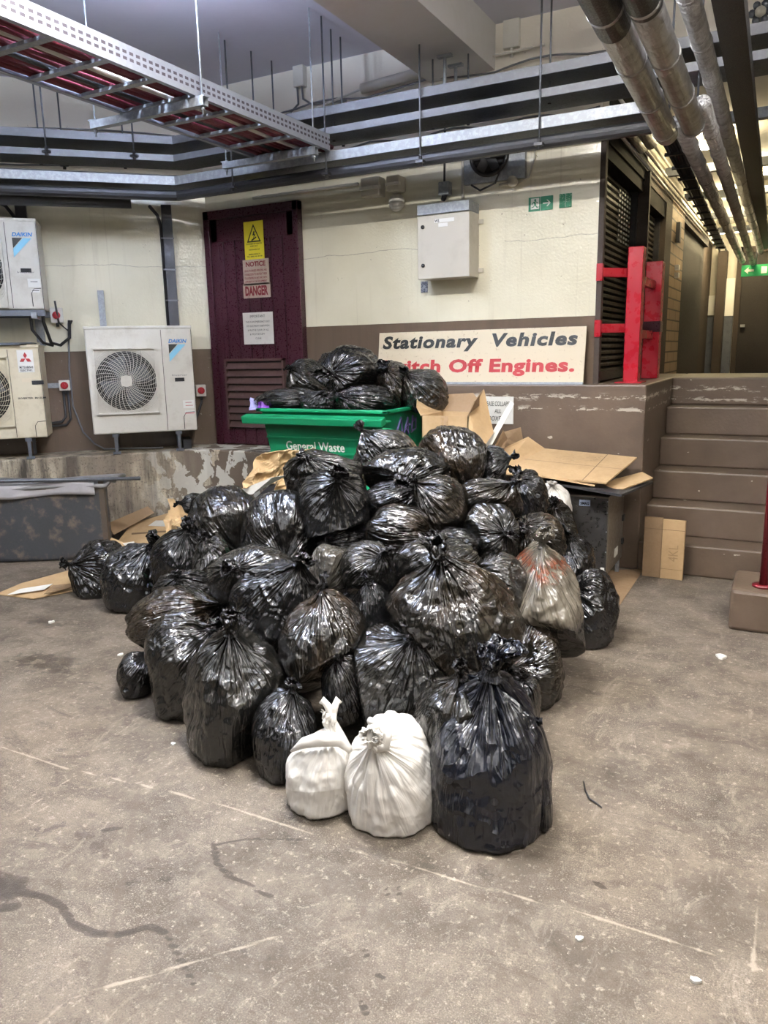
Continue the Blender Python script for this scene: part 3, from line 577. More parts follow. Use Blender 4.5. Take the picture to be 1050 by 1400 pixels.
# exit signs
def sign_plate(name,label,cat,x0,x1,z0,z1,m,th=.006,Y=5.4):
    t=thing(name,label,cat,((x0+x1)/2,Y-th,z0)); MB().box(x0,x1,Y-th,Y-.0005,z0,z1).build('plate',m,t); return t
t=sign_plate('exit_sign','green and white running man exit sign with a right arrow','exit sign',-1.70,-1.532,2.412,2.502,M['signgreen'])
f=BW(-1.70,2.412,.0065)
MB().fbox(f,.016,.074,.008,.082,0,.0008).build('white_panel',M['white'],t)
g=BW(-1.70,2.412,.0078); mb=MB()
mb.prism([(.047+.008*math.cos(a*PI/6),.070+.007*math.sin(a*PI/6)) for a in range(12)],.0006,g)
for poly in ([(.036,.060),(.048,.063),(.053,.040),(.042,.037)],[(.036,.060),(.027,.052),(.022,.043),(.026,.041),(.032,.049),(.040,.055)],[(.048,.062),(.060,.050),(.067,.053),(.066,.057),(.060,.056),(.050,.066)],
             [(.042,.040),(.053,.040),(.060,.026),(.070,.026),(.070,.021),(.056,.021),(.048,.032)],[(.042,.040),(.047,.036),(.036,.024),(.020,.020),(.020,.025),(.033,.029)],): mb.prism(poly,.0006,g)
mb.prism([(.012,.008),(.074,.008),(.074,.012),(.012,.012)],.0006,g)
mb.build('running_man',M['signgreen'],t)
MB().prism([(.100,.041),(.140,.041),(.124,.024),(.133,.024),(.154,.045),(.133,.066),(.124,.066),(.140,.049),(.100,.049)],.0008,f).build('arrow',M['white'],t)
MB().fbox(f,.0825,.0845,0,.09,0,.0006).build('dividing_line',M['white'],t)
t=sign_plate('exit_sign','blank scratched green sign piece right of the running man sign','sign',-1.488,-1.405,2.415,2.503,worn('scratched_exit_green',(.012,.19,.09),.5,0,(.5,.58,.45),.7,110,.56,.62))
MB().fbox(BW(-1.488,2.415,.0065),.042,.0435,0,.088,0,.0006).build('dividing_line',M['white'],t)
tag(MB().box(*sorted((ony(576,400,5.4)[0],ony(585,400,5.4)[0])),5.394,5.4,ony(580,400,5.4)[2],ony(580,385,5.4)[2]).build('sticker',worn('torn_label',(.35,.37,.42),.5,0,(.08,.09,.12),.9,90,.48,.52)),'small torn grey sticker left below the electrical cabinet','sticker')
# boxes at wall top
tb=thing('junction_box','pale junction box with cables high on the wall left of the beam','junction box',(-3.48,5.36,3.45)); p=ony(413,104,5.4)
MB().box(p[0]-.045,p[0]+.045,5.34,5.4,p[2]-.085,p[2]+.085).build('body',M['offwhite'],tb,.004)
MB().tube([(p[0]-.02,5.36,p[2]-.085),(p[0]-.025,5.37,p[2]-.2),(p[0]-.1,5.37,p[2]-.25),(p[0]-.3,5.37,p[2]-.3)],.008,8).tube([(p[0]+.02,5.36,p[2]-.085),(p[0]+.02,5.37,p[2]-.17),(p[0]+.1,5.37,p[2]-.22),(p[0]+.4,5.37,p[2]-.24)],.008,8).build('cable',M['greycable'],tb)
p=ony(701,48,5.4); tb=thing('junction_box','flat square pale box high on the wall right of the beam','junction box',(p[0],5.37,p[2]-.1))
MB().box(p[0]-.055,p[0]+.055,5.36,5.4,p[2]-.085,p[2]+.085).build('body',M['offwhite'],tb,.004); MB().tube([(p[0],5.38,p[2]-.085),(p[0],5.38,p[2]-.14)],.012,8).build('cable_gland',M['offwhite'],tb)
p=ony(1040,18,5.4); tb=thing('wall_vent','small flower shaped pale vent at the top right corner','vent',(p[0],5.38,p[2]-.06)); mb=MB()
for k in range(6): mb.tube([(p[0]+.045*math.cos(k*PI/3),5.375,p[2]+.045*math.sin(k*PI/3)),(p[0]+.045*math.cos(k*PI/3),5.40,p[2]+.045*math.sin(k*PI/3))],.02,10)
mb.build('petals',M['galvdark'],tb); MB().tube([(p[0],5.37,p[2]),(p[0],5.4,p[2])],.03,12).build('hub',M['cream_metal'],tb)
# beam clamps hanging below the beam
for k,(px,py) in enumerate(((608,75),(623,88))):
    q=onz(px,py,3.34); q=(max(min(q[0],-2.0),-2.4),min(q[1],5.3))
    t=thing('beam_clamp',('left','right')[k]+' steel clamp bolted under the ceiling beam above the top tray','clamp',(q[0],q[1],3.2))
    MB().box(q[0]-.05,q[0]+.05,q[1]-.02,q[1]+.02,3.325,3.34).build('clamp_plate',M['galv'],t); MB().tube([(q[0],q[1],3.08),(q[0],q[1],3.33)],.012,8).build('rod',M['galv'],t)
# ---- warning board leaning on the wall
t=thing('warning_board','long weathered cream board with black and red capital led lettering standing on the platform','sign board',(-2.08,5.33,1.25))
A=Vector(ony(516,523,5.335)); B=Vector(ony(797,524,5.30)); A.z=B.z=1.262; 
T1_=Vector(ony(519,459,5.385)); T2_=Vector(ony(804,447.5,5.385)); T1_.z=T2_.z=1.262+.375
r=(B-A); Wd=r.length; up=(T1_-A); up=Vector((0,up.y,up.z)); n_=r.normalized(); up=(up-n_*up.dot(n_)).normalized(); f=frame(A,r,up); Hh=.378
MB().fbox(f,0,Wd,0,Hh,-.012,0).build('board',M['signcream'],t)
MB().fbox(f,-.0,Wd,-.012,.004,-.014,.004).build('bottom_trim',M['galv'],t)
f1=f@Matrix.Translation((.035,.225,0)); 
text('Stationary  Vehicles',f1,Wd-.09,.125,M['darktext'],t,bold=.042,shear=.14,sp=1.12)
text('Switch Off Engines.',f@Matrix.Translation((.025,.045,0)),Wd-.09,.125,M['redtext'],t,bold=.042,shear=.03,sp=1.08)
# paper notice on platform face
a=ony(660,542,5.28); b_=ony(702,580,5.28)
t=thing('paper_notice','handwritten white paper notice taped to the brown platform face','notice',((a[0]+b_[0])/2,5.275,b_[2])); MB().box(a[0],b_[0],5.272,5.2795,b_[2],a[2]).build('paper_sheet',M['paper'],t)
f=frame((a[0],5.271,b_[2]),(1,0,0),(0,0,1)); w_=b_[0]-a[0]; h_=a[2]-b_[2]
for s_,(u,v,ww,hh) in zip(('PLEASE COLLAPSE','ALL','BOXES'),((.04,.66,.88,.17),(.40,.40,.22,.15),(.22,.12,.46,.17))): text(s_,f@Matrix.Translation((u*w_,v*h_,0)),ww*w_,hh*h_,M['darktext'],t,shear=.1)
# ---- signs on the maroon door
def doorsign(name,label,cat,px0,py0,px1,py1,m,Y=5.348):
    a=ony(px0,py0,Y); c=ony(px1,py1,Y); t=thing(name,label,cat,((a[0]+c[0])/2,Y,c[2])); MB().box(a[0],c[0],Y-.004,Y,c[2],a[2]).build('plate',m,t)
    return t,frame((a[0],Y-.004,c[2]),(1,0,0),(0,0,1)),c[0]-a[0],a[2]-c[2]
t,f,w,h=doorsign('warning_sign','yellow danger of death electricity warning sign on the maroon door','sign',333,304,362,354,M['yellow'])
mb=MB(); tri=[(.5,.93),(.14,.46),(.86,.46)]; o=[(x*w,y*h) for x,y in tri]; c_=(.5*w,.615*h); inn=[((x-c_[0])*.78+c_[0],(y-c_[1])*.78+c_[1]) for x,y in o]
T=Matrix.Translation((0,0,.0008))
for i in range(3): j=(i+1)%3; mb.prism([o[i],o[j],inn[j],inn[i]],.0008,f)
mb.prism([(.50*w,.74*h),(.44*w,.63*h),(.52*w,.64*h),(.46*w,.54*h),(.60*w,.66*h),(.53*w,.66*h),(.56*w,.74*h)],.0008,f)
mb.prism([(.36*w,.52*h),(.62*w,.60*h),(.64*w,.57*h),(.40*w,.49*h)],.0008,f); mb.build('warning_triangle',M['darktext'],t)
for s_,v,ww,hh in (('DANGER OF DEATH',.40,.8,.035),('KEEP OUT',.34,.4,.035),('nationalgrid',.24,.55,.05),('EMERGENCY',.13,.6,.035),('TEL 0800 40 40 90',.07,.8,.035)): text(s_,f@Matrix.Translation(((1-ww)/2*w,v*h,0)),ww*w,hh*h,M['darktext'],t,bold=.02)
t,f,w,h=doorsign('notice_sign','grimy beige NOTICE sign in the middle of the three on the door','sign',332,356,369,388,M['signgrey'],5.346)
text('NOTICE',f@Matrix.Translation((.12*w,.72*h,0)),.76*w,.2*h,M['signred'],t,bold=.04)
for k,s_ in enumerate(('UNAUTHORISED PERSONS ARE','FORBIDDEN TO ENTER THESE','OR INTERFERE IN ANY WAY WITH','APPARATUS OR EQUIPMENT')): text(s_,f@Matrix.Translation((.06*w,(.52-.145*k)*h,0)),.86*w,.085*h,M['signred'],t,bold=.02)
t,f,w,h=doorsign('danger_sign','small beige sign with large red DANGER below the notice','sign',332.5,388.5,370.5,406,M['signgrey'],5.346)
text('DANGER',f@Matrix.Translation((.08*w,.15*h,0)),.84*w,.68*h,M['signred'],t,bold=.05)
t,f,w,h=doorsign('exit_notice','square white IMPORTANT notice screwed to the maroon door, lowest sign','sign',332,428,375,470,M['paper'])
text('IMPORTANT',f@Matrix.Translation((.25*w,.84*h,0)),.5*w,.08*h,M['darktext'],t)
for k,s_ in enumerate(('THIS IS AN EMERGENCY EXIT','FOR ELECTRICITY SUBSTATION','& MUST BE CLEAR OF ALL','& MUST BE KEPT','CLEAR')): text(s_,f@Matrix.Translation(((.1,.12,.15,.22,.4)[k]*w,(.68-.13*k)*h,0)),(.8,.76,.7,.5,.2)[k]*w,.055*h,M['darktext'],t)
# ---- red barrier posts
t=thing('barrier_post','nearer tall red square post on the platform edge, bolted to the wall','barrier',(-1.0,5.6,1.25))
MB().box(-1.055,-.955,5.55,5.66,1.25,2.15).build('post',M['red'],t,.006)
MB().box(-1.10,-.92,5.50,5.68,1.25,1.258).build('base_plate',M['red'],t)
for z in (1.62,1.985):
    MB().fbox(frame((-1.05,5.6,z),(-.15,-.17,0),(0,0,1)),0,.26,-.03,.03,-.02,.02).build('rail',M['red'],t,.003)
    MB().box(RW-.0,RW+.04,5.39,5.44,z-.055,z+.055).build('wall_bracket',M['red'],t)
    MB().fbox(frame((-1.0,5.66,z-.04),(0,1,0),(0,0,1)),0,.62,-.03,.03,-.02,.02).build('rail',M['red'],t,.003)
t=thing('barrier_post','farther red square post behind the first, in front of the shutters','barrier',(-1.0,6.35,1.25))
MB().box(-1.06,-.94,6.30,6.42,1.25,2.12).build('post',M['red'],t,.006)
MB().box(-1.064,-.936,6.296,6.424,1.60,1.68).build('dark_band',M['maroon'],t)
# exit sign in corridor
a=ony(1014,363,12.8); c=ony(1052,376,12.8); t=thing('exit_sign','lit green exit sign hanging at the far end of the corridor','exit sign',((a[0]+c[0])/2,12.8,c[2]))
MB().box(a[0],c[0],12.8,12.86,c[2],a[2]).build('housing',M['exitlit'],t); f=frame((a[0],12.799,c[2]),(1,0,0),(0,0,1)); w=c[0]-a[0]; h=a[2]-c[2]
MB().prism([(.1*w,.5*h),(.25*w,.2*h),(.25*w,.4*h),(.45*w,.4*h),(.45*w,.6*h),(.25*w,.6*h),(.25*w,.8*h)],.002,f).prism([(.7*w,.2*h),(.9*w,.2*h),(.9*w,.8*h),(.7*w,.8*h)],.002,f).build('pictogram',M['white'],t)
MB().tube([((a[0]+c[0])/2,12.83,a[2]),((a[0]+c[0])/2,12.83,3.3)],.008,6).build('hanger',M['galvdark'],t)
# small wall fittings on brick pier
for k,(z,m_) in enumerate(((2.28,'white'),(2.2,'white'),(2.55,'blackmetal'))):
    y_=8.95 if k<2 else 8.9
    tag(MB().box(RW+.01,RW+.05,y_,y_+.1,z,z+(.05 if k<2 else .2)).build('wall_fitting',M[m_]),('upper small white fitting on the brick pier','lower small white fitting on the brick pier','dark slot box high on the brick pier')[k],'wall fitting')
# ================================================================ THINGS ON THE LEFT WALL
LWF=lambda s,z,off=0: frame(lw(s,off,z),(S,S,0),(0,0,1))
def fan_grille(t,cs,cz,hw,hh,o1,m):
    f=LWF(cs,cz,o1)
    MB().tube([f@Vector((0,0,-.001)),f@Vector((0,0,.002))],min(hw,hh)*.97,40).build('fan_opening',M['slot'],t)
    mb=MB()
    for k in range(4):
        a=k*PI/2+.4; g=f@Matrix.Rotation(a,4,'Z'); mb.add([g@Vector(p) for p in ((.04,-.03,.003),(hw*.8,-.08,.003),(hw*.78,.07,.006),(.04,.05,.006))],[(0,1,2,3)])
    mb.build('fan_blades',M['galvdark'],t)
    mb=MB(); R=min(hw,hh)
    for k in range(17):
        r_=R*(.20+.80*k/16); pts=[]
        for a in range(49):
            w=2*PI*a/48; x=r_*math.cos(w)*1.16; y=r_*math.sin(w)*1.16; lim=hw-.006; x=max(-lim,min(lim,x)); y=max(-hh+.006,min(hh-.006,y)); pts.append(f@Vector((x,y,.018)))
        mb.tube(pts,.0013,4,False)
    for k in range(36):
        a=2*PI*k/36; pts=[]
        for j in range(7):
            u=j/6; rr=.05+(R*1.14-.05)*u; w=a+.55*u; x=max(-hw+.006,min(hw-.006,rr*math.cos(w))); y=max(-hh+.006,min(hh-.006,rr*math.sin(w))); pts.append(f@Vector((x,y,.021)))
        mb.tube(pts,.0022,4,False)
    for (x0,x1,y0,y1) in ((-hw,hw,-hh,-hh+.012),(-hw,hw,hh-.012,hh),(-hw,-hw+.012,-hh,hh),(hw-.012,hw,-hh,hh)): mb.fbox(f,x0,x1,y0,y1,0,.024)
    mb.build('fan_grille',m,t)
    MB().prism([(.047*math.cos(a*PI/8)*(1.12 if a%4==2 else 1),.047*math.sin(a*PI/8)*(1.12 if a%4==2 else 1)) for a in range(16)],.008,f@Matrix.Translation((0,0,.020))).build('grille_badge',M['offwhite'],t)
def outdoor_unit(label,s0,s1,z0,z1,o0,o1,m,front_split=None,legs=True):
    t=thing('air_conditioner_unit',label,'air conditioner',lw((s0+s1)/2,(o0+o1)/2,z0-.05 if legs else z0))
    MB().lbox(s0,s1,o0,o1,z0,z1).build('casing',m,t,.012)
    MB().lbox(s0-.004,s1+.004,o0-.004,o1+.006,z1-.022,z1+.002).build('top_panel',m,t,.006)
    if front_split: MB().lbox(front_split-.002,front_split+.002,o1+.0005,o1+.0015,z0+.01,z1-.03).lbox(s1-.004,s1-.001,o1+.0,o1+.001,z0,z1-.03).build('panel_seam',M['slot'],t)
    return t
def daikin(t,s,z,o,k=1.):
    f=LWF(s,z,o+.001); text('DAIKIN',f,.145*k,.030*k,M['logo'],t,'logo_lettering',bold=.03,shear=.25)
    MB().prism([(0,-.01),(.07*k,-.01),(0,-.085*k)],.001,f).build('logo_mark',M['darktext'],t)
    MB().prism([(.075*k,-.012),(.135*k,-.012),(0,-.15*k),(0,-.09*k)],.001,f).build('logo_mark',M['blue'],t)
    text('Inverter',f@Matrix.Translation((.01,-.265*k,0)),.12*k,.014*k,M['greycable'],t,'small_lettering')
sof=lambda p:(p[0]-WC[0])*S+(p[1]-WC[1])*S
def fan_px(x0,y0,x1,y1,o):
    a=onl(x0,y0,o); b=onl(x1,y1,o); return (sof(a)+sof(b))/2,(a[2]+b[2])/2,abs(sof(b)-sof(a))/2,abs(a[2]-b[2])/2
def feet(t,ss,o0,o1,zt,zb=.72):
    for s_ in ss:
        MB().lbox(s_-.025,s_+.025,o0,o1+.01,zt-.025,zt).lbox(s_-.03,s_+.03,o1-.03,o1+.01,zb,zb+.02).lbox(s_-.012,s_+.012,o1-.02,o1,zb,zt).lbox(s_-.012,s_+.012,o0,o0+.02,zb,zt).build('foot_bracket',M['galvdark'],t)  # dark steel stands in for the shadow under the unit
t=outdoor_unit('large cream outdoor unit with a square fan grille on the ledge beside the maroon door',-1.035,-.215,.885,1.735,.08,.40,M['offwhite'],-.455)
fan_grille(t,*fan_px(125,476,219,564,.40),.40,M['offwhite'])
daikin(t,-.40,1.60,.40); feet(t,(-.87,-.37),.1,.40,.885)
f=LWF(-.37,1.29,.401); MB().fbox(f,0,.075,0,.03,0,.002).build('handle_recess',M['slot'],t)
f=LWF(-.32,1.07,.401); mb=MB().fbox(f,0,.09,0,.065,0,.001).fbox(f,.01,.09,-.05,-.02,0,.001); mb.build('rating_label',M['white'],t); MB().fbox(f,.012,.088,-.045,-.038,.001,.002).fbox(f,.02,.07,.045,.049,.001,.002).fbox(f,.02,.08,.02,.024,.001,.002).build('label_print',M['redtext'],t)
MB().tube([LWF(-.32,.90,.401)@Vector(q) for q in ((0,0,0),(0,.10,0),(.02,.135,0),(.09,.14,0))],.0025,5).build('service_cover',M['slot'],t)
# upper left unit on a bracket shelf
t=outdoor_unit('cream outdoor unit high on the left wall with a blue logo, above the yellowed one',-2.25,-1.30,1.87,2.53,.05,.40,M['offwhite'],-1.52)
daikin(t,-1.475,2.40,.40); fan_grille(t,-1.80,2.15,.25,.27,.40,M['offwhite'])
f=LWF(-1.44,2.14,.401); MB().fbox(f,0,.075,0,.03,0,.002).build('handle_recess',M['slot'],t)
f=LWF(-1.40,2.03,.401); MB().fbox(f,0,.09,0,.065,0,.001).fbox(f,.02,.08,-.035,-.01,0,.001).build('rating_label',M['white'],t); MB().fbox(f,.02,.07,.04,.045,.001,.002).fbox(f,.025,.075,-.025,-.02,.001,.002).build('label_print',M['darktext'],t)
MB().tube([LWF(-1.38,1.89,.401)@Vector(q) for q in ((0,0,0),(0,.10,0),(.02,.13,0),(.07,.135,0))],.0025,5).build('service_cover',M['slot'],t)
sh=thing('wall_bracket','galvanised bracket frame carrying the upper outdoor unit on the left wall','bracket',lw(-1.7,.2,1.78))
MB().lbox(-2.3,-1.30,.35,.39,1.82,1.865).lbox(-2.3,-1.30,.06,.10,1.82,1.865).build('cross_rail',M['galvdark'],sh)
MB().lbox(-1.40,-1.36,.0,.42,1.80,1.845).lbox(-1.40,-1.36,.0,.04,1.60,1.86).build('arm',M['galv'],sh)
tag(MB().tube([lw(-1.33,.3,1.86),lw(-1.33,.3,1.78),lw(-1.30,.2,1.62),lw(-1.24,.12,1.60),lw(-1.17,.05,1.66),lw(-1.16,.03,1.80)],.013,8).tube([lw(-1.42,.3,1.86),lw(-1.42,.28,1.72),lw(-1.36,.2,1.62),lw(-1.3,.1,1.60)],.012,8).tube([lw(-1.25,.1,1.95),lw(-1.24,.06,1.78),lw(-1.18,.04,1.72),lw(-1.14,.03,1.8)],.008,8).build('cable',M['black']),'looping black cables between the two left hand outdoor units','cable')
# lower left yellowed unit
t=outdoor_unit('yellowed outdoor unit with a red three diamond logo on the ledge at the left edge',-2.40,-1.375,.885,1.60,.05,.40,M['yellowed'],-1.60)
f=LWF(-1.535,1.395,.401); MB().fbox(f,0,.115,0,.17,0,.001).build('logo_plate',M['white'],t)
c=(.0575,.105); r=.034; mb=MB()
for a in (90,210,330):
    a=math.radians(a); u=(math.cos(a),math.sin(a)); v=(-u[1],u[0]); q=lambda p,w:(c[0]+u[0]*p+v[0]*w,c[1]+u[1]*p+v[1]*w); mb.prism([q(0,0),q(.024,.014),q(.048,0),q(.024,-.014)],.001,f@Matrix.Translation((0,0,.0015)))
mb.build('logo_diamonds',M['redtext'],t)
text('MITSUBISHI',f@Matrix.Translation((.01,.03,.001)),.095,.018,M['darktext'],t,bold=.02); text('ELECTRIC',f@Matrix.Translation((.015,.008,.001)),.085,.016,M['darktext'],t,bold=.02)
f=LWF(-1.45,1.30,.401); MB().fbox(f,0,.085,0,.03,0,.002).build('handle_recess',M['slot'],t); MB().fbox(f,-.07,-.0,.02,.05,0,.001).build('small_sticker',M['signcream'],t)
f=LWF(-1.56,1.19,.401); text('INVERTER  Mr.SLIM',f,.20,.014,M['darktext'],t,bold=.02); feet(t,(-1.52,-2.2),.1,.40,.885)
fan_grille(t,-1.86,1.25,.26,.27,.40,M['yellowed'])
MB().tube([LWF(-1.46,.89,.401)@Vector(q) for q in ((0,0,0),(0,.09,0),(.02,.12,0),(.08,.125,0))],.0025,5).build('service_cover',M['slot'],t)
tag(MB().lbox(-2.4,-1.50,.06,.44,1.604,1.612).lbox(-2.3,-1.42,.10,.42,1.614,1.622).build('sheet_metal_scraps',M['galvdark']),'thin dark sheets lying on top of the yellowed outdoor unit','sheet')
def isolator(label,px,py,wd,ht,off=.0):
    p=onl(px,py,off+.06); s_=sof(p); z=p[2]
    t=thing('isolator_switch',label,'isolator switch',lw(s_,off,z-ht/2))
    MB().lbox(s_-wd/2,s_+wd/2,off,off+.06,z-ht/2,z+ht/2).build('box',M['offwhite'],t,.005)
    f=LWF(s_,z,off+.06); MB().tube([f@Vector((0,0,0)),f@Vector((0,0,.012))],.030,20).build('dial',M['redtext'],t); MB().fbox(f@Matrix.Rotation(.3,4,'Z'),-.007,.007,-.026,.026,.012,.022).build('handle',M['red'],t)
    MB().tube([f@Vector((0,-ht/2,-.03)),f@Vector((0,-ht/2-.03,-.03))],.012,10).build('gland',M['black'],t)
    return s_,z
s1,z1=isolator('red dial isolator switch on the cream wall right of the upper outdoor unit',77,431,.095,.12)
s2,z2=isolator('red dial isolator switch on the brown wall right of the yellowed unit',88,527,.085,.085)
s3,z3=isolator('red dial isolator switch between the large unit and the maroon door',275,534,.085,.10)
tag(MB().lbox(s2-.20,s2-.04,.0,.012,z2-.02,z2+.02).build('mounting_strip',M['galv']),'short slotted strip left of the lower isolator switch','strip')
tag(MB().tube([lw(s2-.015,.03,z2-.04),lw(s2-.015,.03,z2-.26),lw(s2-.05,.03,z2-.30),lw(s2-.17,.05,z2-.31)],.010,8).tube([lw(s2+.02,.03,z2-.04),lw(s2+.02,.03,z2-.28),lw(s2-.02,.03,z2-.33),lw(s2-.17,.05,z2-.335)],.010,8).build('cable',M['black']),'two black cables bending down from the lower isolator switch','cable')
tag(MB().tube([lw(s3,.03,z3-.05),lw(s3,.03,z3-.10),lw(s3-.05,.05,z3-.22),lw(s3-.09,.1,z3-.28)],.010,8).build('cable',M['black']),'short black cable under the isolator switch by the maroon door','cable')
tag(MB().tube([lw(-1.17,.02,1.78),lw(-1.20,.02,1.4),lw(-1.20,.02,1.1),lw(-1.14,.03,.88),lw(-1.06,.05,.78),lw(-.98,.1,.735),lw(-.5,.2,.73)],.007,8).build('cable',M['greycable']),'grey cable running down the brown wall beside the yellowed unit','cable')
# vertical strut channels, trunkings
def vert(label,name,pxt,pyt,pxb,pyb,w,off,m):
    a=onl(pxt,pyt,off); b=onl(pxb,pyb,off); s0=sof(a); zb=b[2]
    return tag(MB().lbox(s0-w/2,s0+w/2,0.002,off,zb,a[2]).build(name,m),label,name.replace('_',' '))
vert('short galvanised strut channel standing above the large outdoor unit','strut_channel',137,397,140,447,.05,.03,M['galv'])
vert('galvanised strut channel behind the cables between the left units','strut_channel',50,420,53,468,.05,.03,M['galv'])
t=thing('vertical_trunking','tall black vertical cable trunking dropping behind the large outdoor unit','trunking',lw(-.32,.03,1.7))
MB().lbox(-.365,-.285,.002,.06,1.70,2.72).build('trunking',M['blackmetal'],t); MB().tube([lw(-.375,.03,1.72),lw(-.375,.03,2.55),lw(-.40,.10,2.63),lw(-.46,.3,2.66)],.014,8).build('cable',M['black'],t)
for z in (1.95,2.2,2.45): MB().lbox(-.385,-.28,.06,.064,z,z+.012).build('strap',M['greycable'],t)
t=thing('vertical_trunking','black vertical trunking above the upper left outdoor unit','trunking',lw(-1.42,.03,2.4))
MB().lbox(-1.475,-1.395,.002,.06,1.9,2.72).build('trunking',M['blackmetal'],t); MB().tube([lw(-1.485,.03,2.5),lw(-1.49,.04,2.6),lw(-1.53,.15,2.66),lw(-1.6,.3,2.67)],.014,8).build('cable',M['black'],t)
tag(MB().lbox(-.335,-.27,.07,.30,.722,.80).build('drain_shoe',M['black']),'black pipe shoe under the right end of the large outdoor unit','pipe') 
# ================================================================ DARK STEEL CONTAINER AND SHEETING
A_=np.array([-4.50,3.985]); B_=np.array(onz(0,770,0)[:2]); dr=(B_-A_)/np.linalg.norm(B_-A_); 
if True:
    dv=Vector((dr[0],dr[1],0)); nv=Vector((dr[1],-dr[0],0)); nv=nv if nv.y>0 else -nv     # nv points away from the camera
    t=thing('steel_container','long low dirty dark steel container at the left edge','container',(-5.3,3.7,0)); f=Matrix(((dv.x,nv.x,0,A_[0]),(dv.y,nv.y,0,A_[1]),(0,0,1,0),(0,0,0,1)))
    MB().fbox(f,0,2.2,0,.012,.01,.56).fbox(f,0,2.2,.15,.162,.01,.56).fbox(f,0,.012,0,.16,.01,.56).fbox(f,2.19,2.2,0,.16,.01,.56).fbox(f,0,2.2,0,.16,.01,.03).build('body',M['tank'],t)
    MB().fbox(f,-.02,2.2,-.012,.03,.55,.572).fbox(f,-.025,.012,-.012,.03,0,.60).fbox(f,-.02,2.2,.14,.18,.55,.572).fbox(f,-.02,.02,0,.17,.55,.572).build('rim_frame',worn('rusty_frame',(.10,.08,.06),.5,.3,(.2,.12,.07),.5,15),t)
    t=thing('grey_sheeting','sagging grey sheet laid over the dark steel container','sheet',(-5.2,3.9,.58))
    def sf(u,v):
        x=-.12+2.4*u; y=-.03+.30*v; z=.605+.015*math.sin(u*9+v*3)+.02*math.sin(v*PI)*.5+(-.05*(1-v)**6 if u>.02 else 0)
        return f@Vector((x,y,z))
    o=MB().grid(sf,60,14).build('sheet',M['tarp'],t); md=o.modifiers.new('thick','SOLIDIFY'); md.thickness=.02
    MB().grid(lambda u,v:f@Vector((.04+2.2*u,-.016-.012*math.sin(u*26),.50+.10*v+.012*math.sin(u*17))),70,4).build('hanging_edge',worn('pale_sheet_edge',(.42,.41,.43),.4,0,(.2,.2,.2),.5,8),t).modifiers.new('thick','SOLIDIFY').thickness=.006
    pe=onp(193,653,(A_[0],A_[1],0),(-dv.y,dv.x,0)); 
    e=f.inverted()@Vector(pe); tag(MB().tube([f@Vector((e.x,-.03,e.z)),f@Vector((1.2,-.045,.635)),f@Vector((2.3,-.04,.60))],.014,12).build('pole',M['galvdark']),'thin metal pole rolled into the grey sheet and sticking out to the right','pole')
# ================================================================ GREEN WASTE BIN
BX0,BX1,BY0,BY1,BZ=-3.41,-2.34,4.48,5.20,1.105
t=thing('wheeled_bin','large green four wheeled general waste bin overfilled with black bags','bin',((BX0+BX1)/2,(BY0+BY1)/2,0))
def shell(z0,i0,z1,i1,th=.012):
    mb=MB(); o=[[(BX0+i,BY0+i*.7,z),(BX1-i,BY0+i*.7,z),(BX1-i,BY1-i*.5,z),(BX0+i,BY1-i*.5,z)] for z,i in ((z0,i0),(z1,i1))]; n=[[(BX0+i+th,BY0+i*.7+th,z),(BX1-i-th,BY0+i*.7+th,z),(BX1-i-th,BY1-i*.5-th,z),(BX0+i+th,BY1-i*.5-th,z)] for z,i in ((z0+.02,i0),(z1,i1))]
    v=o[0]+o[1]+n[0]+n[1]; f=[(3,2,1,0)]+[(i,(i+1)%4,(i+1)%4+4,i+4) for i in range(4)]+[(i+4,(i+1)%4+4,(i+1)%4+12,i+12) for i in range(4)]+[(i+8,i+12,(i+1)%4+12,(i+1)%4+8) for i in range(4)]+[(8,9,10,11)]
    return mb.add(v,f)
shell(.18,.17,BZ,.03).build('body',M['green'],t,.008)
mb=MB()
for a,b,c,d in ((BX0,BX1,BY0-.0,BY0+.045),(BX0,BX1,BY1-.045,BY1),(BX0,BX0+.045,BY0,BY1),(BX1-.045,BX1,BY0,BY1)): mb.box(a,b,c,d,BZ-.012,BZ+.012)
mb.build('rim',M['green'],t,.006)
mb=MB(); a=ony(333,575,4.42); b=ony(524,582,4.42)
mb.fbox(frame((a[0],4.44,1.052),(1,0,0),(0,-.25,1)),0,b[0]-a[0],-.03,.025,-.02,.05); mb.box(a[0]+.02,b[0]-.0,4.46,4.54,1.03,1.05); mb.build('lifting_lip',M['green'],t,.008)
mb=MB()
for z,i in ((.905,.062),(.80,.08)): mb.box(BX0+i,BX1-i,BY0+i*.7-.012,BY0+i*.7+.03,z,z+.012)
mb.build('rib',M['green'],t)
MB().tube([(BX1-.10,BY0-.01,.99),(BX1-.06,BY0-.05,1.0),(BX1-.0,BY0-.05,1.0),(BX1+.015,BY0+.02,.99),(BX1+.01,BY0+.06,.93)],.012,10).build('handle',M['green'],t)
a=ony(392,614,BY0+.05); b=ony(471,600,BY0+.05); sl=Vector((0,-.14*.7/.925,1)).normalized()
yy=BY0+.055; text('General Waste',frame((a[0],yy-.004,a[2]-.004),(1,0,0),sl),b[0]-a[0],.066,M['white'],t,bold=.015)
sp=MB()
for pts in ([(.12,.95),(.16,1.05),(.2,.97),(.22,.9),(.15,.93)],[(.24,.93),(.27,1.04),(.31,.92),(.25,.98),(.32,.99)],[(.35,1.05),(.36,.93),(.42,.95),(.40,1.03),(.35,1.0)]): sp.tube([(BX1-.03-(1.105-z)*.145+.004,BY0+y_+.1,z) for y_,z in pts],.008,6)
sp.build('spray_tag',M['violet'],t)
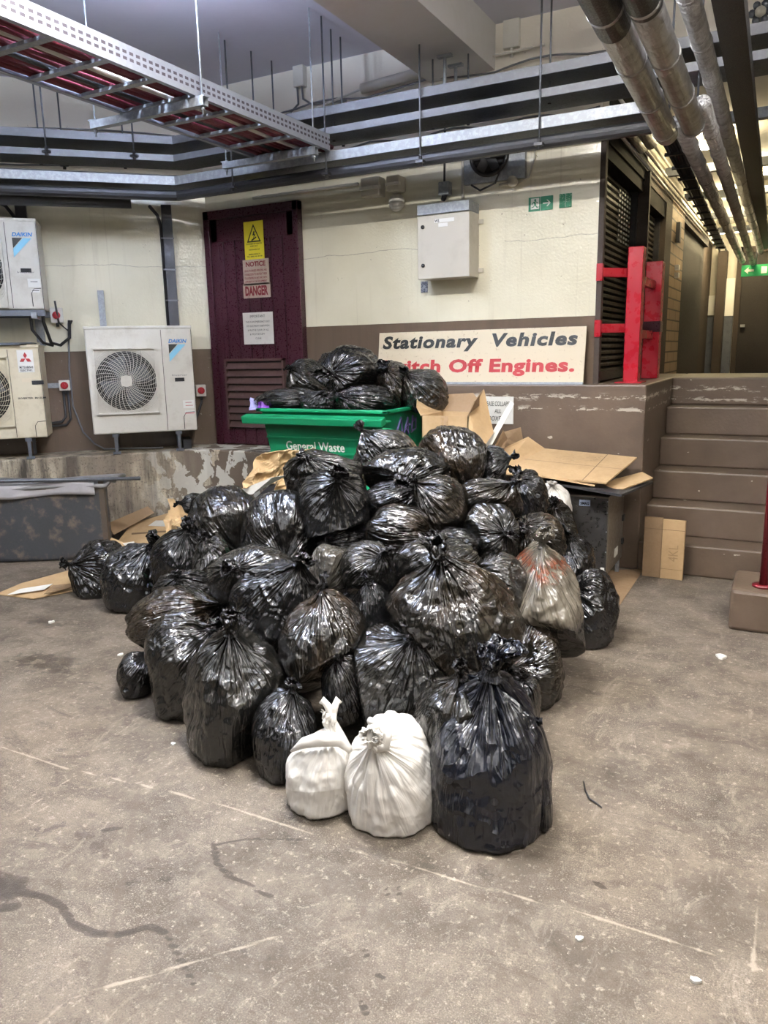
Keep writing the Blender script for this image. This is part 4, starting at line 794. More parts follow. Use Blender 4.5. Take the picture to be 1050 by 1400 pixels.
for x in (BX0+.2,BX1-.2):
    for y in (BY0+.16,BY1-.16): 
        w=MB().tube([(x-.02,y,.09),(x+.02,y,.09)],.09,20).build('wheel',M['black'],t); MB().box(x-.035,x+.035,y-.03,y+.03,.16,.2).box(x-.035,x-.028,y-.02,y+.02,.09,.17).box(x+.028,x+.035,y-.02,y+.02,.09,.17).build('caster_fork',M['galv'],w)
# ================================================================ STEEL CABINET
t=thing('steel_cabinet','small brushed steel undercounter cabinet under the cardboard sheets at the platform','cabinet',(-1.15,4.95,0))
CX0,CX1,CY0,CY1=-1.33,-.945,4.72,5.20
MB().box(CX0,CX1,CY0,CY1,.10,.595).build('body',M['steelside'],t,.004)
MB().box(CX0+.002,CX1-.004,CY0-.014,CY0,.105,.59).build('front_panel',M['steel'],t,.004)
MB().box(CX0+.0,CX1,CY0-.016,CY1,.59,.60).build('top_panel',M['steelside'],t)
a=ony(792,691,CY0-.015); b=ony(807,684,CY0-.015); bd=MB().box(a[0],b[0],CY0-.017,CY0-.014,a[2],b[2]).build('badge',mat('badge_blue',(.35,.42,.55),.4),t)
text('SIMAG',frame((a[0]+.006,CY0-.0175,a[2]+.006),(1,0,0),(0,0,1)),(b[0]-a[0])*.8,(b[2]-a[2])*.5,M['darktext'],bd,bold=.03)
MB().box(CX1-.035,CX1-.012,CY0-.017,CY0-.014,.125,.15).build('sticker',M['white'],t)
MB().box(CX1+.0,CX1+.003,CY0+.22,CY0+.32,.16,.215).build('rating_label',M['paper'],t)
for x in (CX0+.03,CX1-.02):
    for y in (CY0+.02,CY1-.04): MB().box(x-.012,x+.012,y-.012,y+.012,0,.10).build('leg',M['galv'],t)
mb=MB()
for z in (.55,.36,.2): mb.box(CX1-.001,CX1+.012,CY1-.05,CY1-.01,z,z+.04)
mb.build('hinge',M['black'],t)
mb=MB()
for z in (.13,.25,.38,.5,.57): mb.tube([(CX1-.008,CY0-.018,z),(CX1-.008,CY0-.013,z)],.004,8)
mb.build('screws',M['galv'],t)
# ================================================================ CARDBOARD AND PAPER
def slab(pts,th,m,name='sheet',parent=None):
    """board through the given outline (about flat); thickness th downwards/backwards"""
    P=[Vector(p) for p in pts]; n=Vector((0,0,0))
    for i in range(1,len(P)-1): n+=(P[i]-P[0]).cross(P[i+1]-P[0])
    n.normalize(); 
    if n.dot(Vector(CAM)-P[0])<0: n=-n
    k=len(P); v=P+[p-n*th for p in P]
    return MB().add(v,[tuple(range(k)),tuple(range(2*k-1,k-1,-1))]+[(i,i+k,(i+1)%k+k,(i+1)%k) for i in range(k)])
def cb(label,pts,th=.008,m='card',name='cardboard_sheet',cat='cardboard'):
    return tag(slab(pts,th,None).build(name,M[m]),label,cat)
Y_=lambda x,y,Y: tuple(ony(x,y,Y)); Z_=lambda x,y,z: tuple(onz(x,y,z))
# big flattened carton on the steel cabinet
t=thing('flattened_carton','large flattened cardboard carton lying topmost on the steel cabinet','cardboard',(-1.2,4.9,.7))
q=[Y_(684,646,4.62),Y_(829,660,4.64),Y_(871,625,5.18),Y_(745,613,5.18)]
slab(q,.010,None).build('carton_sheet',M['card'],t)
V=[Vector(p) for p in q]; bil=lambda u,v:(V[0]*(1-u)+V[1]*u)*(1-v)+(V[3]*(1-u)+V[2]*u)*v+Vector((0,0,.0015))
MB().add([bil(.78,0),bil(.788,0),bil(.70,1),bil(.69,1)],[(0,1,2,3)]).add([bil(.0,.52),bil(1,.50),bil(1,.508),bil(.0,.53)],[(0,1,2,3)]).build('crease_lines',M['ink'],t)
mb=MB()
for k in range(7): mb.add([bil(.25-.0*k,.58+k*.055),bil(.62,.58+k*.055),bil(.62,.590+k*.055),bil(.25,.590+k*.055)],[(0,1,2,3)])
mb.add([bil(.62,.9),bil(.68,.9),bil(.67,.7),bil(.61,.7)],[(0,1,2,3)]); mb.build('printed_lines',worn('faint_print',(.33,.225,.12),.8,0,(.46,.315,.165),1.,60,.45,.55),t)
slab([Y_(745,613,5.18),Y_(684,646,4.62),Y_(690,612,4.95),Y_(722,597,5.16)],.008,None).build('raised_flap',M['card'],t)
cb('flattened cardboard piece sticking out right, beneath the large carton',[Y_(815,668,4.70),Y_(852,668,4.70),Y_(893,653,5.05),Y_(878,645,5.2),Y_(840,655,4.95)],.008)
cb('narrow cardboard strip under the front edge of the large carton',[Y_(741,650,4.61),Y_(813,663,4.64),Y_(818,659,4.9),Y_(745,646,4.9)],.01)
cb('dark thin board lying directly on the steel cabinet',[Z_(728,655,.68),Z_(850,676,.655),Y_(893,658,5.15),Y_(760,645,5.15)],.014,'blackmetal','dark_board','board')
cb('folded cardboard piece behind the flattened carton against the platform',[Y_(690,590,5.15),Y_(712,584,5.22),Y_(716,605,5.22),Y_(700,618,5.1),Y_(684,610,5.1)],.01,'carddark')
cb('small brown cardboard offcut between the leaning sheets and the flattened carton',[Y_(672,640,4.85),Y_(700,632,4.9),Y_(703,610,5.05),Y_(685,600,5.05)],.01,'carddark')
cb('thin white faced board leaning steeply right of the open box',[Y_(656,620,4.62),Y_(664,624,4.62),Y_(703,552,4.95),Y_(698,548,4.95)],.006,'paper','leaning_board','board')
cb('brown board leaning beside the white faced board',[Y_(668,626,4.70),Y_(679,628,4.72),Y_(694,600,4.95),Y_(688,588,4.95),],.008,'carddark','leaning_board','board')
# open box in front of the platform
t=thing('cardboard_box','open upright cardboard box with raised flaps beside the green bin','box',(-2.0,4.8,0))
a=ony(576,568,4.60); b=ony(640,568,4.60); bx0,bx1,by0,by1,bz0,bz1=a[0],b[0],4.60,4.95,.05,a[2]
mb=MB().box(bx0,bx1,by0,by0+.006,bz0,bz1).box(bx0,bx1,by1-.006,by1,bz0,bz1).box(bx0,bx0+.006,by0,by1,bz0,bz1).box(bx1-.006,bx1,by0,by1,bz0,bz1).box(bx0,bx1,by0,by1,bz0,bz0+.01); mb.build('box_walls',M['card'],t)
slab([(bx0,by1,bz1),(bx1,by1,bz1),Y_(647,537,5.03),Y_(576,541,5.03)],.006,None).build('flap',M['carddark'],t)
slab([(bx1,by0,bz1),(bx1,by1,bz1),Y_(662,532,4.95),Y_(650,548,4.6)],.006,None).build('flap',M['carddark'],t)
slab([(bx0,by0,bz1),(bx0,by1,bz1),Y_(571,540,4.9),Y_(570,556,4.62)],.006,None).build('flap',M['card'],t)
MB().box((bx0+bx1)/2-.025,(bx0+bx1)/2+.025,by0-.002,by0,bz1-.06,bz1-.002).build('tape',worn('tape',(.40,.27,.15),.3),t)
cb('tall brown carton side with a pale panel leaning against the open box',[Y_(641,600,4.52),Y_(655,620,4.52),Y_(675,592,4.72),Y_(662,533,4.85),Y_(642,566,4.62)],.010)
# box standing at the stairs
t=thing('cardboard_box','flattened upright cardboard box with scribbled marker leaning at the foot of the stairs','box',(-.67,5.15,0))
a=ony(882,707,5.16); 
f=frame((-.80,5.14,0),(1,-.02,0),(0,.03,1)); MB().fbox(f,0,.115,0,.40,-.03,0).build('side_panel',M['carddark'],t,.003); MB().fbox(f,.115,.255,.0,.392,-.03,.004).build('front_panel',M['card'],t,.003)
MB().fbox(f,0,.255,.325,.328,.004,.005).fbox(f,.115,.255,.065,.067,.004,.005).fbox(f,.114,.117,0,.4,.004,.0055).build('crease_lines',M['ink'],t)
text('4KL',f@Matrix.Translation((.15,.12,.006))@Matrix.Rotation(PI/2,4,'Z')@Matrix.Translation((0,-.07,0)),.11,.06,worn('marker',(.30,.2,.1),.6),t)
# left hand pieces
L_=lambda x,y,o: tuple(onl(x,y,o))
cb('dark cardboard flap standing on edge behind the left bags',[L_(146,716,.60),L_(202,692,.45),L_(211,701,.50),L_(156,731,.66)],.008,'carddark')
t=thing('flattened_carton','flattened cardboard carton with a white label behind the left bags','cardboard',(-4.9,4.6,0))
q0=[Vector(L_(180,716,.47)),Vector(L_(238,699,.47)),Vector(L_(245,748,.90)),Vector(L_(150,754,.90))]
n0=(q0[1]-q0[0]).cross(q0[3]-q0[0]).normalized(); n0=n0 if n0.z>0 else -n0
C_=lambda x,y,h=.003: tuple(Vector(onp(x,y,np.array(q0[0]),np.array(n0)))+n0*h)
slab([C_(180,716,0),C_(238,699,0),C_(245,748,0),C_(150,754,0)],.008,None).build('carton_sheet',M['card'],t)
slab([C_(203,719),C_(213,712),C_(231,712),C_(226,720)],.002,None).build('white_label',M['paper'],t)
slab([C_(180,729),C_(238,725),C_(238,727),C_(180,731)],.002,None).build('crease_lines',M['ink'],t)
cb('pale cardboard corner and paper poking out above the leftmost bag',[Z_(148,742,.20),Z_(152,735,.22),Z_(184,746,.20),Z_(180,749,.19)],.005,'card')
cb('torn white paper scrap above the bag with the rabbit ear knot',[Z_(168,743,.22),Z_(183,740,.22),Z_(187,748,.21),Z_(176,749,.21)],.003,'paper','paper_scrap','paper')
t=thing('flattened_carton','flattened cardboard piece with white paper on the open floor at the far left','cardboard',(-4.2,3.3,0))
slab([Z_(-6,812,.004),Z_(30,797,.03),Z_(104,777,.03),Z_(108,806,.01),Z_(45,818,.01)],.006,None).build('carton_sheet',M['card'],t)
slab([Z_(10,813,.028),Z_(28,805,.036),Z_(72,798,.036),Z_(60,806,.03)],.002,None).build('white_paper',M['paper'],t)
slab([Z_(60,812,.036),Z_(72,800,.05),Z_(95,798,.05),Z_(100,802,.03)],.004,None).build('folded_flap',M['carddark'],t)
# ================================================================ numpy noise for crumpled film
_R=np.random.RandomState(7); _T=_R.rand(4096)
def vnoise(p):
    p=np.asarray(p,float); i=np.floor(p).astype(np.int64); f=p-i; f=f*f*(3-2*f); out=0
    for dx in (0,1):
        for dy in (0,1):
            for dz in (0,1):
                h=((i[...,0]+dx)*374761+(i[...,1]+dy)*668265+(i[...,2]+dz)*951321)&0x7fffffff
                h=((h^(h>>7))*2654435)&0x7fffffff; h=(h^(h>>9))&4095
                out=out+_T[h]*(f[...,0] if dx else 1-f[...,0])*(f[...,1] if dy else 1-f[...,1])*(f[...,2] if dz else 1-f[...,2])
    return out
def ridge(p): return 1-np.abs(2*vnoise(p)-1)
def fbm(p): return vnoise(p)*.55+vnoise(p*2.1+7)*.3+vnoise(p*4.3+3)*.15
def mesh_np(name,co,quads,attr=None,kd=None):
    me=bpy.data.meshes.new(name); me.vertices.add(len(co)); me.vertices.foreach_set('co',np.ascontiguousarray(co,dtype=np.float32).ravel())
    nf=len(quads); me.loops.add(nf*4); me.loops.foreach_set('vertex_index',quads.ravel().astype(np.int32)); me.polygons.add(nf)
    me.polygons.foreach_set('loop_start',np.arange(0,nf*4,4)); me.polygons.foreach_set('use_smooth',np.ones(nf,bool)); me.update(calc_edges=True)
    if kd is not None:
        a=me.attributes.new('kd','FLOAT','POINT'); a.data.foreach_set('value',np.ascontiguousarray(kd,dtype=np.float32).ravel())
    if attr is not None:
        a=me.attributes.new('pv','FLOAT_VECTOR','POINT'); a.data.foreach_set('vector',np.ascontiguousarray(attr,dtype=np.float32).ravel())
    return me
def gridq(nu,nv,wrap=True):
    i=np.arange(nv*nu).reshape(nv,nu)
    if wrap: j=np.concatenate([i,i[:,:1]],1)
    else: j=i
    return np.stack([j[:-1,:-1],j[:-1,1:],j[1:,1:],j[1:,:-1]],-1).reshape(-1,4)
fwh=np.array([-math.sin(YAW),math.cos(YAW),0.])
NU,NV=176,112
BODIES=[]   # all refuse bags as squashed ellipsoids
def add_bag(cid,cx,cy,hw,hh,z,tilt,knot,m,label,Y=None,group=None,name='refuse_bag',cat='bag',depth=1.,hidden=False,c=None,r=None):
    if c is None:
        if Y is not None: c=ony(cx,cy,Y)
        elif z is None:
            p=onz(cx,cy+hh,0); d0=(p-CAM)@fw; p=p+fwh*(hw*d0/F)*.6; c=CAM+ray(cx,cy)*((p-CAM)@fw)
        else: c=onz(cx,cy,z)
        d=(c-CAM)@fw; rx,rz=hw*d/F,hh*d/F
        ry=max((rx+rz)/2*depth,.13)
        c=c+fwh*max(0,ry-(rx+rz)/2)*.7
        k2=((knot[0]-cx)/hw,(cy-knot[1])/hh)
    else: rx,ry,rz=r; k2=knot
    t=math.radians(tilt); a=cR*math.cos(t)+cU*math.sin(t); b=-cR*math.sin(t)+cU*math.cos(t); f_=np.cross(a,b)
    # k in (right, up, toward camera) coordinates
    q=math.hypot(*k2); 
    if q>.96: k2=(k2[0]/q*.96,k2[1]/q*.96); q=.96
    kv=cR*k2[0]*rx+cU*k2[1]*rz-fw*math.sqrt(1-q*q)*ry*.8
    A=np.stack([a*rx,b*rz,f_*ry],1)          # unit sphere -> world
    kl=np.linalg.inv(A)@kv; kl/=np.linalg.norm(kl)
    BODIES.append(dict(id=cid,c=np.array(c,float),A=A,k=kl,m=m,label=label,group=group,name=name,cat=cat,R=(rx+ry+rz)/3,hidden=hidden,seed=len(BODIES)*13+5))
def support(B,u): return np.linalg.norm(B['A'].T@u)
def build_bag(B):
    rs=np.random.RandomState(B['seed']); k=B['k']; 
    nu,nv=(NU,NV) if not B['hidden'] else (64,40)
    e1=np.cross(k,[.3,.9,.2]); e1/=np.linalg.norm(e1); e2=np.cross(k,e1)
    # denser rows near the knot
    s=np.linspace(0,1,nv); th=.07+(PI-.071)*(s**1.18); ph=np.arange(nu)*2*PI/nu
    TH,PH=np.meshgrid(th,ph,indexing='ij'); st,ct=np.sin(TH),np.cos(TH)
    n=(st*np.cos(PH))[...,None]*e1+(st*np.sin(PH))[...,None]*e2+ct[...,None]*k
    # taut facets over the contents
    K=12; pl=rs.normal(size=(K,3)); pl/=np.linalg.norm(pl,axis=1)[:,None]; dd=rs.uniform(.80,1.08,K); upw=B['A'].T@np.array([0,0,1.]); upw/=np.linalg.norm(upw); dd=np.where(pl@upw<-.15,1.6,dd)
    up=B['A'].T@np.array([0,0,1.]); up/=np.linalg.norm(up); vz=n@up; vh=np.sqrt(np.maximum(1-vz**2,0)); low_=np.clip(-vz*1.5+.15,0,1); ex=2+(3.2 if B['id'] in('A',) else 1.5)*low_; se=(vh**ex+np.abs(vz)**ex)**(-1/ex)
    acc=(1/1.03)**20*np.ones(TH.shape)
    for p,d in zip(pl,dd): acc=acc+(np.maximum(n@p,0)/d)**20
    r=acc**(-1/20.)*se
    sd=rs.uniform(0,50,3)
    r=r*(1+.09*(fbm(n*1.7+sd)-.5)*2)
    cp,sp_=np.cos(PH),np.sin(PH)
    def pn(f,tm): return ridge(np.stack([cp*f+sd[0],sp_*f+sd[1],TH*tm+sd[2]],-1))
    ak=np.exp(-TH/.62); ab=np.exp(-(PI-TH)/.5)
    g1,g2,g3=pn(2.6,.8),pn(6.,1.0),pn(11.,1.3)
    r=r*(1-(.16*ak+.03)*(g1**2-.4)-(.10*ak+.014)*(g2**3-.3)-(.05*ak+.006)*(g3**2-.3)-.05*ab*(g2**3))
    # crumples
    P=n*r[...,None]; w=fbm(P*2.2+sd)*1.6
    c1=ridge(P*2.6+sd+w[...,None])-.5; c2=ridge(P*6.5+sd*1.7+w[...,None]*1.3)-.5
    cr=rs.uniform(.25,1.0) if B['m'] not in('navy','white') else .3
    r=r+cr*(.10*c1+.030*c2)*(st*.8+.2)
    P=n*r[...,None]+ (k*(.30*np.exp(-TH/.20))[...,None])
    pinch=1-.55*np.exp(-(TH-.07)/.22); ax=(P@k)[...,None]*k; P=ax+(P-ax)*pinch[...,None]
    X=B['c']+P@B['A'].T
    # neighbours press each other flat
    for O in B['nb']:
        if B['id'] in ('A','W2') : continue
        if B['id']=='W1' and O['id']!='W2': continue
        u=O['c']-B['c']; D=np.linalg.norm(u); u=u/D; si=support(B,u)*1.05; sj=support(O,u)*1.05
        if si+sj<=D: continue
        tp=D*si/(si+sj); tp=max(tp,.35*si); t=(X-B['c'])@u; over=np.maximum(t-tp+.01,0); push=over-.012*(1-np.exp(-over/.012)); 
        X=X-u*push[...,None]
    low=X[...,2]<.012; X[...,2]=np.where(low,.006+.004*vnoise(X*30),X[...,2])
    co=X.reshape(-1,3)
    # weld the open bottom row
    pv=np.stack([cp*3.+sd[0],sp_*3.+sd[1],TH*.55+sd[2]],-1).reshape(-1,3)
    base=np.array([B['c'][0],B['c'][1],co[:,2].min()])
    me=mesh_np(B['name'],co-base,gridq(nu,nv),pv,np.exp(-TH/.75))
    o=link(B['name'],me,M['bag_'+B['m']]); o.location=base
    tag(o,B['label'],B['cat'],B['group'])
    if B['hidden']: return o
    # knot tuft
    kw=B['A']@k; kn=kw/np.linalg.norm(kw); p0=X[0].mean(0); R=B['R']
    e1=np.cross(kn,[.2,.3,.93]); e1/=np.linalg.norm(e1); e2=np.cross(kn,e1)
    sz=R*B.get('ks',(.42 if B['id']=='A' else rs.uniform(.25,.36))); nt,nn=26,72; t=np.linspace(0,1,nt); ph=np.arange(nn)*2*PI/nn; T,PH=np.meshgrid(t,ph,indexing='ij')
    prof=np.interp(t,[0,.12,.25,.4,.6,.85,1],[.55,.34,.30,.52,.85,.95,.70])
    dro=rs.uniform(-1,1,3); dro[2]=-abs(dro[2])*.6; dro-=kn*(dro@kn); 
    cen=p0+np.outer(t*sz*1.15-.2*sz,kn)+np.outer(t**2*sz*.55,dro)
    flat=rs.uniform(.45,.9); 
    rad=prof[:,None]*sz*(1-.5*ridge(np.stack([np.cos(PH)*3+dro[0]*9,np.sin(PH)*3,T*2.],-1))**2*np.clip(T*2,.3,1))
    Q=cen[:,None,:]+(np.cos(PH)*rad)[...,None]*e1+(np.sin(PH)*rad*flat)[...,None]*e2
    q=Q/R*4.+sd; Q=Q+((np.stack([fbm(q),fbm(q+9),fbm(q+21)],-1)-.5)*sz*1.1+(ridge(q*2.2)[...,None]-.5)*kn*sz*.35)*np.clip(T*2,.1,1)[...,None]
    if B.get('ground',True): Q[...,2]=np.maximum(Q[...,2],.01)
    pv=np.stack([np.cos(PH)*2.5,np.sin(PH)*2.5,T*1.5],-1).reshape(-1,3)
    me=mesh_np('knot',Q.reshape(-1,3)-base,gridq(nn,nt),pv,np.ones(T.shape)*.6)
    ko=bpy.data.objects.new('knot',me); COL.objects.link(ko); ko.parent=o; mm=M['bag_'+B['m']]
    me.materials.append(M['bag_black'] if B['m'] in('brown','clear','grey') else mm); md=ko.modifiers.new('s','SOLIDIFY'); md.thickness=.0015
    return o
# ================================================================ REFUSE BAGS
# id,cx,cy,hw,hh,z(None=ground),tilt deg(ccw screen),knot px,py,mat,label
BAGS=[
('A',666,1035,80,110,None,0,(665,932),'navy','tall navy black sack standing frontmost beside the white bags'),
('A2',722,1060,30,72,None,6,(712,985),'navy','narrow navy black bag tucked against the right side of the front sack'),
('B',640,985,72,74,.27,0,(628,925),'grey','grey black bag half hidden behind the tall front sack'),
('C',392,1003,46,62,None,0,(402,935),'black','small very shiny crumpled bag just left of the white bags'),
('D',322,950,70,90,None,0,(322,872),'grey','large glossy bag with clear greyish top, second from left in the front row'),
('E',252,908,50,72,None,12,(300,850),'grey','brownish bag on the floor left of the large glossy front bag'),
('G',187,922,26,32,None,0,(205,895),'black','very small black bag on the floor at the far left edge of the front row'),
('H',237,845,62,42,.30,10,(295,828),'brown','bag with brown box and a white ring showing through, on the left slope'),
('I',445,882,58,72,.37,0,(440,812),'brown','bag with long bright pleats below its knot, centre left above the small shiny bag'),
('J',535,922,82,68,.27,8,(560,872),'grey','wide dome shaped bag with a central knot right behind the white bags'),
('K',618,842,88,80,.48,-8,(602,772),'brown','largest brown tinted bag in the centre right of the heap'),
('L',725,903,42,64,None,0,(700,905),'brown','dark brown tinted bag on the floor at the lower right of the heap'),
('N',734,828,58,90,.36,10,(715,748),'see','thin see-through bag with red print showing, leaning on the right side'),
('O',806,832,36,52,None,-10,(760,790),'black','plain matt black bag on the floor at the far right by the steel cabinet'),
('P',378,822,62,58,.46,0,(405,782),'black','very crinkled black bag left of centre with its knot to the right'),
('Q',345,785,62,42,.52,-5,(335,775),'grey','grey pleated bag under the round bag on the left'),
('R',310,706,52,42,.56,5,(325,738),'grey','round taut grey bag perched upper left with a light front'),
('S',386,718,50,50,.64,10,(392,750),'black','black bag with a fan of bright creases upper left of centre'),
('T',458,692,54,54,.74,0,(462,665),'black','dark round bag with a big central knot, upper left of centre'),
('U',445,648,56,32,.86,0,(428,632),'grey','bag behind the big knotted one, near the brown paper below the green bin'),
('V',528,616,46,30,.95,5,(500,592),'grey','topmost back bag in front of the white bin lettering'),
('W',556,645,60,32,.88,5,(545,660),'grey','broad bag lying below the topmost back bag'),
('X',622,624,50,38,.93,-25,(632,658),'brown','rounded bag in front of the open cardboard box'),
('X2',672,640,24,30,.86,-20,(690,630),'black','small dark bag squeezed right of the one before the open box'),
('Y',662,682,50,30,.76,0,(690,665),'brown','flat brown tinted bag lying on the upper right of the heap'),
('Z',602,693,40,42,.74,0,(575,668),'brown','smooth rusty tinted bag in the upper middle'),
('Z2',535,682,44,26,.76,12,(570,668),'black','dark wrinkled bag wedged left of the smooth rusty one'),
('AA',546,722,46,32,.66,0,(598,730),'brown','oval brown grey bag lying on its side with its knot to the right'),
('AB',670,730,40,42,.62,0,(684,728),'grey','bag with a bow like knot in the centre right upper heap'),
('AC',716,678,32,36,.70,0,(705,655),'black','very shiny crumpled bag at the upper right by the cardboard sheets'),
('AD',734,735,38,34,.56,0,(715,722),'brown','reddish brown tinted bag under the shiny crumpled one on the right'),
('AE',764,728,25,48,.44,12,(755,700),'brown','narrow bag squeezed between the heap and the steel cabinet'),
('AF',598,768,60,36,.58,0,(545,790),'grey','wide crumpled bag across the centre above the largest bag'),
('AG',502,778,36,38,.58,0,(520,760),'grey','grey angular bag in the middle of the heap'),
('AH',453,776,30,34,.56,0,(440,800),'clear','pale grey bag with fine parallel pleats in the middle'),
('AI',510,838,26,44,.42,0,(505,800),'black','dark narrow bag in the gap left of the largest bag'),
('AJ',684,802,42,46,.46,0,(650,780),'grey','silvery creased bag right behind the largest bag'),
('AK',137,777,37,41,None,0,(112,770),'black','leftmost black bag on the floor beside the flattened cardboard'),
('AL',187,790,44,47,None,0,(212,745),'black','black bag with an upright rabbit ear knot on the left'),
('AM',254,765,46,44,.34,0,(262,735),'black','crinkled black bag on the left slope behind the ringed one'),
('AN',252,806,40,28,.36,0,(250,790),'black','small black knotted bag above the bag with the white ring'),
('AO',264,690,16,14,.62,0,(252,690),'black','tiny black bundle behind the round taut bag by the brown paper'),
('AP',290,770,26,40,.40,0,(285,740),'grey','slim grey bag left of the grey pleated one'),
('AQ',470,735,40,30,.58,0,(450,740),'black','dark bag in the shade below the big central knot'),
('AR',622,745,34,22,.60,0,(600,735),'black','shaded bag under the oval one lying on its side'),
('AS',775,775,36,50,.30,0,(770,740),'black','dark bag low between the see-through one and the cabinet'),
('AT',470,935,30,50,.25,0,(460,900),'black','black bag low in the gap behind the white bags'),
('AU',715,960,26,40,.2,0,(712,930),'black','small black bag low behind the front sack on the right') ,
]
BIN=[ # at Y
('478',478,513,47,39,4.78,0,(458,516),'black','biggest bag on top of the green bin with a starburst knot'),
('418',420,520,28,30,4.98,0,(402,510),'grey','bag at the left top of the green bin'),
('403',400,548,48,17,4.72,0,(440,548),'black','flat limp bag hanging over the left rim of the green bin'),
('445',440,553,32,20,4.66,0,(450,540),'black','crumpled bag drooping over the front rim of the green bin'),
('500',500,547,44,20,4.70,0,(470,545),'black','crumpled bag under the biggest one on the green bin'),
('537',538,527,30,32,4.90,0,(530,515),'brown','brown tinted bag with a white scrap, right on the green bin'),
('577',577,533,36,28,4.95,-15,(560,520),'grey','rightmost smooth bag on the green bin touching the board'),
]

for b in BAGS:
    add_bag(b[0],*b[1:5],b[5],b[6],b[7],b[8],b[9],group='black refuse bags piled in the heap')
for b in BIN:
    add_bag(b[0],*b[1:5],None,b[6],b[7],b[8],b[9],Y=b[5],group='refuse bags on top of the green bin')
add_bag('W1',440,1056,50,58,None,0,(450,1000),'white','smaller white bag with rabbit ear handles and pinkish contents, left of the two',None,None,'carrier_bag')
add_bag('W2',536,1056,64,79,None,-6,(518,1012),'white','larger white bag with a coiled knot, leaning on the tall black sack',None,None,'carrier_bag')
add_bag('WR',757,690,24,30,None,0,(752,672),'white','white plastic bag hanging out between the heap and the steel cabinet',4.55,None,'carrier_bag')
CORE=[(-1.45,3.05,.2),(-1.95,3.3,.2),(-1.25,3.65,.2),(-1.8,3.85,.2),(-2.35,3.1,.2),(-2.45,3.75,.2),(-2.95,3.65,.2),(-1.65,3.5,.52),(-2.15,3.75,.5),(-1.35,4.05,.48),(-1.85,4.1,.55),(-1.45,2.75,.22),(-2.0,2.75,.22)]
for i,(x,y,z) in enumerate(CORE): add_bag('c%d'%i,0,0,0,0,0,0,(.1,.5),'black','black refuse bag buried inside the heap under the visible bags',c=(x,y,z),r=(.24,.24,.21),hidden=True,group='buried refuse bags')
for B in BODIES:
    B['nb']=[O for O in BODIES if O is not B and not (O['hidden'] and not B['hidden'])]
for B in BODIES:
    B['obj']=build_bag(B)
# ears of the smaller white bag
W1=[B for B in BODIES if B['id']=='W1'][0]; o=W1['obj']
def ear(pts,rs_,name='tied_handle',m='bag_white'):
    mb=MB().tube(pts,rs_,14); ob=mb.build(name,M[m],o); return ob
dW=(W1['c']-CAM)@fw-.02
P3=lambda x,y,d=0: tuple(CAM+ray(x,y)*(dW+d))
ear([P3(470,1030),P3(462,1005),P3(455,985),P3(448,965),P3(441,957),P3(438,962)],[.035,.022,.012,.013,.012,.006])
ear([P3(450,1030),P3(452,1008),P3(454,988),P3(457,968),P3(462,956),P3(466,961)],[.035,.022,.012,.013,.012,.006])
ear([P3(452,988,-.01),P3(458,985,-.012),P3(457,978,-.012),P3(450,980,-.012),P3(450,986,-.01)],.008)
ear([P3(398,1027,-.05),P3(415,1016,-.08),P3(440,1010,-.09),P3(465,1012,-.08),P3(478,1025,-.07)],[.004,.018,.026,.022,.012],'folded_edge')
o=[B for B in BODIES if B['id']=='W2'][0]['obj']
d2=([B for B in BODIES if B['id']=='W2'][0]['c']-CAM)@fw
P4=lambda x,y,d=0: tuple(CAM+ray(x,y)*(d2+d))
ear([P4(505,985,-.12),P4(520,990,-.15),P4(530,1005,-.17),P4(527,1022,-.17),P4(515,1024,-.17),P4(505,1010,-.16),P4(508,995,-.15),P4(520,992,-.16)],[.012,.014,.016,.015,.014,.013,.012,.010],'coiled_knot')
# rabbit ear of the left bag
o=[B for B in BODIES if B['id']=='AL'][0]['obj']; dA=(np.array([B for B in BODIES if B['id']=='AL'][0]['c'])-CAM)@fw
P5=lambda x,y,d=0: tuple(CAM+ray(x,y)*(dA+d))
ear([P5(212,756),P5(211,748),P5(208,736),P5(209,728),P5(214,725)],[.02,.02,.034,.030,.010],'ear_knot','bag_black')
# white ring seen in the ringed bag
o=[B for B in BODIES if B['id']=='H'][0]['obj']; BH=[B for B in BODIES if B['id']=='H'][0]; dH=(BH['c']-CAM)@fw-BH['R']*1.0
ring=[tuple(CAM+ray(211+5*math.cos(a*PI/8),861+5*math.sin(a*PI/8))*(dH+.03)) for a in range(17)]
mb=MB().tube(ring,.004,8,False); mb.build('white_ring',M['white'],o)
# lilac and purple film hanging at the bin's left corner
def crumple(name,label,cat,pts,m,amp=.02,seed=0,n=26,parts=None):
    V=[Vector(p) for p in pts]
    nrm=(V[1]-V[0]).cross(V[3]-V[0]).normalized()
    u,v=np.meshgrid(np.linspace(0,1,n),np.linspace(0,1,n)); A=[np.array(p) for p in pts]
    P=((A[0]*(1-u[...,None])+A[1]*u[...,None])*(1-v[...,None])+(A[3]*(1-u[...,None])+A[2]*u[...,None])*v[...,None])
    q=P*9+seed; d=(ridge(q)**2-.4)*amp*2+(ridge(q*2.3+4)**2-.4)*amp*.9
    q2=P*7+seed+5; P=P+d[...,None]*np.array(nrm)+(np.stack([fbm(q2),fbm(q2+8),fbm(q2+15)],-1)-.5)*amp*2
    P[...,2]=np.maximum(P[...,2],.01); base=P.reshape(-1,3).mean(0); base[2]=P[...,2].min()
    me=mesh_np(name,P.reshape(-1,3)-base,gridq(n,n,False)); ob=link(name,me,M[m]); ob.location=base; tag(ob,label,cat); md=ob.modifiers.new('s','SOLIDIFY'); md.thickness=.004
    for p in me.polygons: p.use_smooth=False
    return ob
Yc=4.55
crumple('plastic_film','lilac plastic film poking out of the left corner of the green bin','plastic film',[ony(340,560,Yc),ony(364,560,Yc),ony(360,542,Yc+.1),ony(341,541,Yc+.1)],'lilac',.02,1,14)
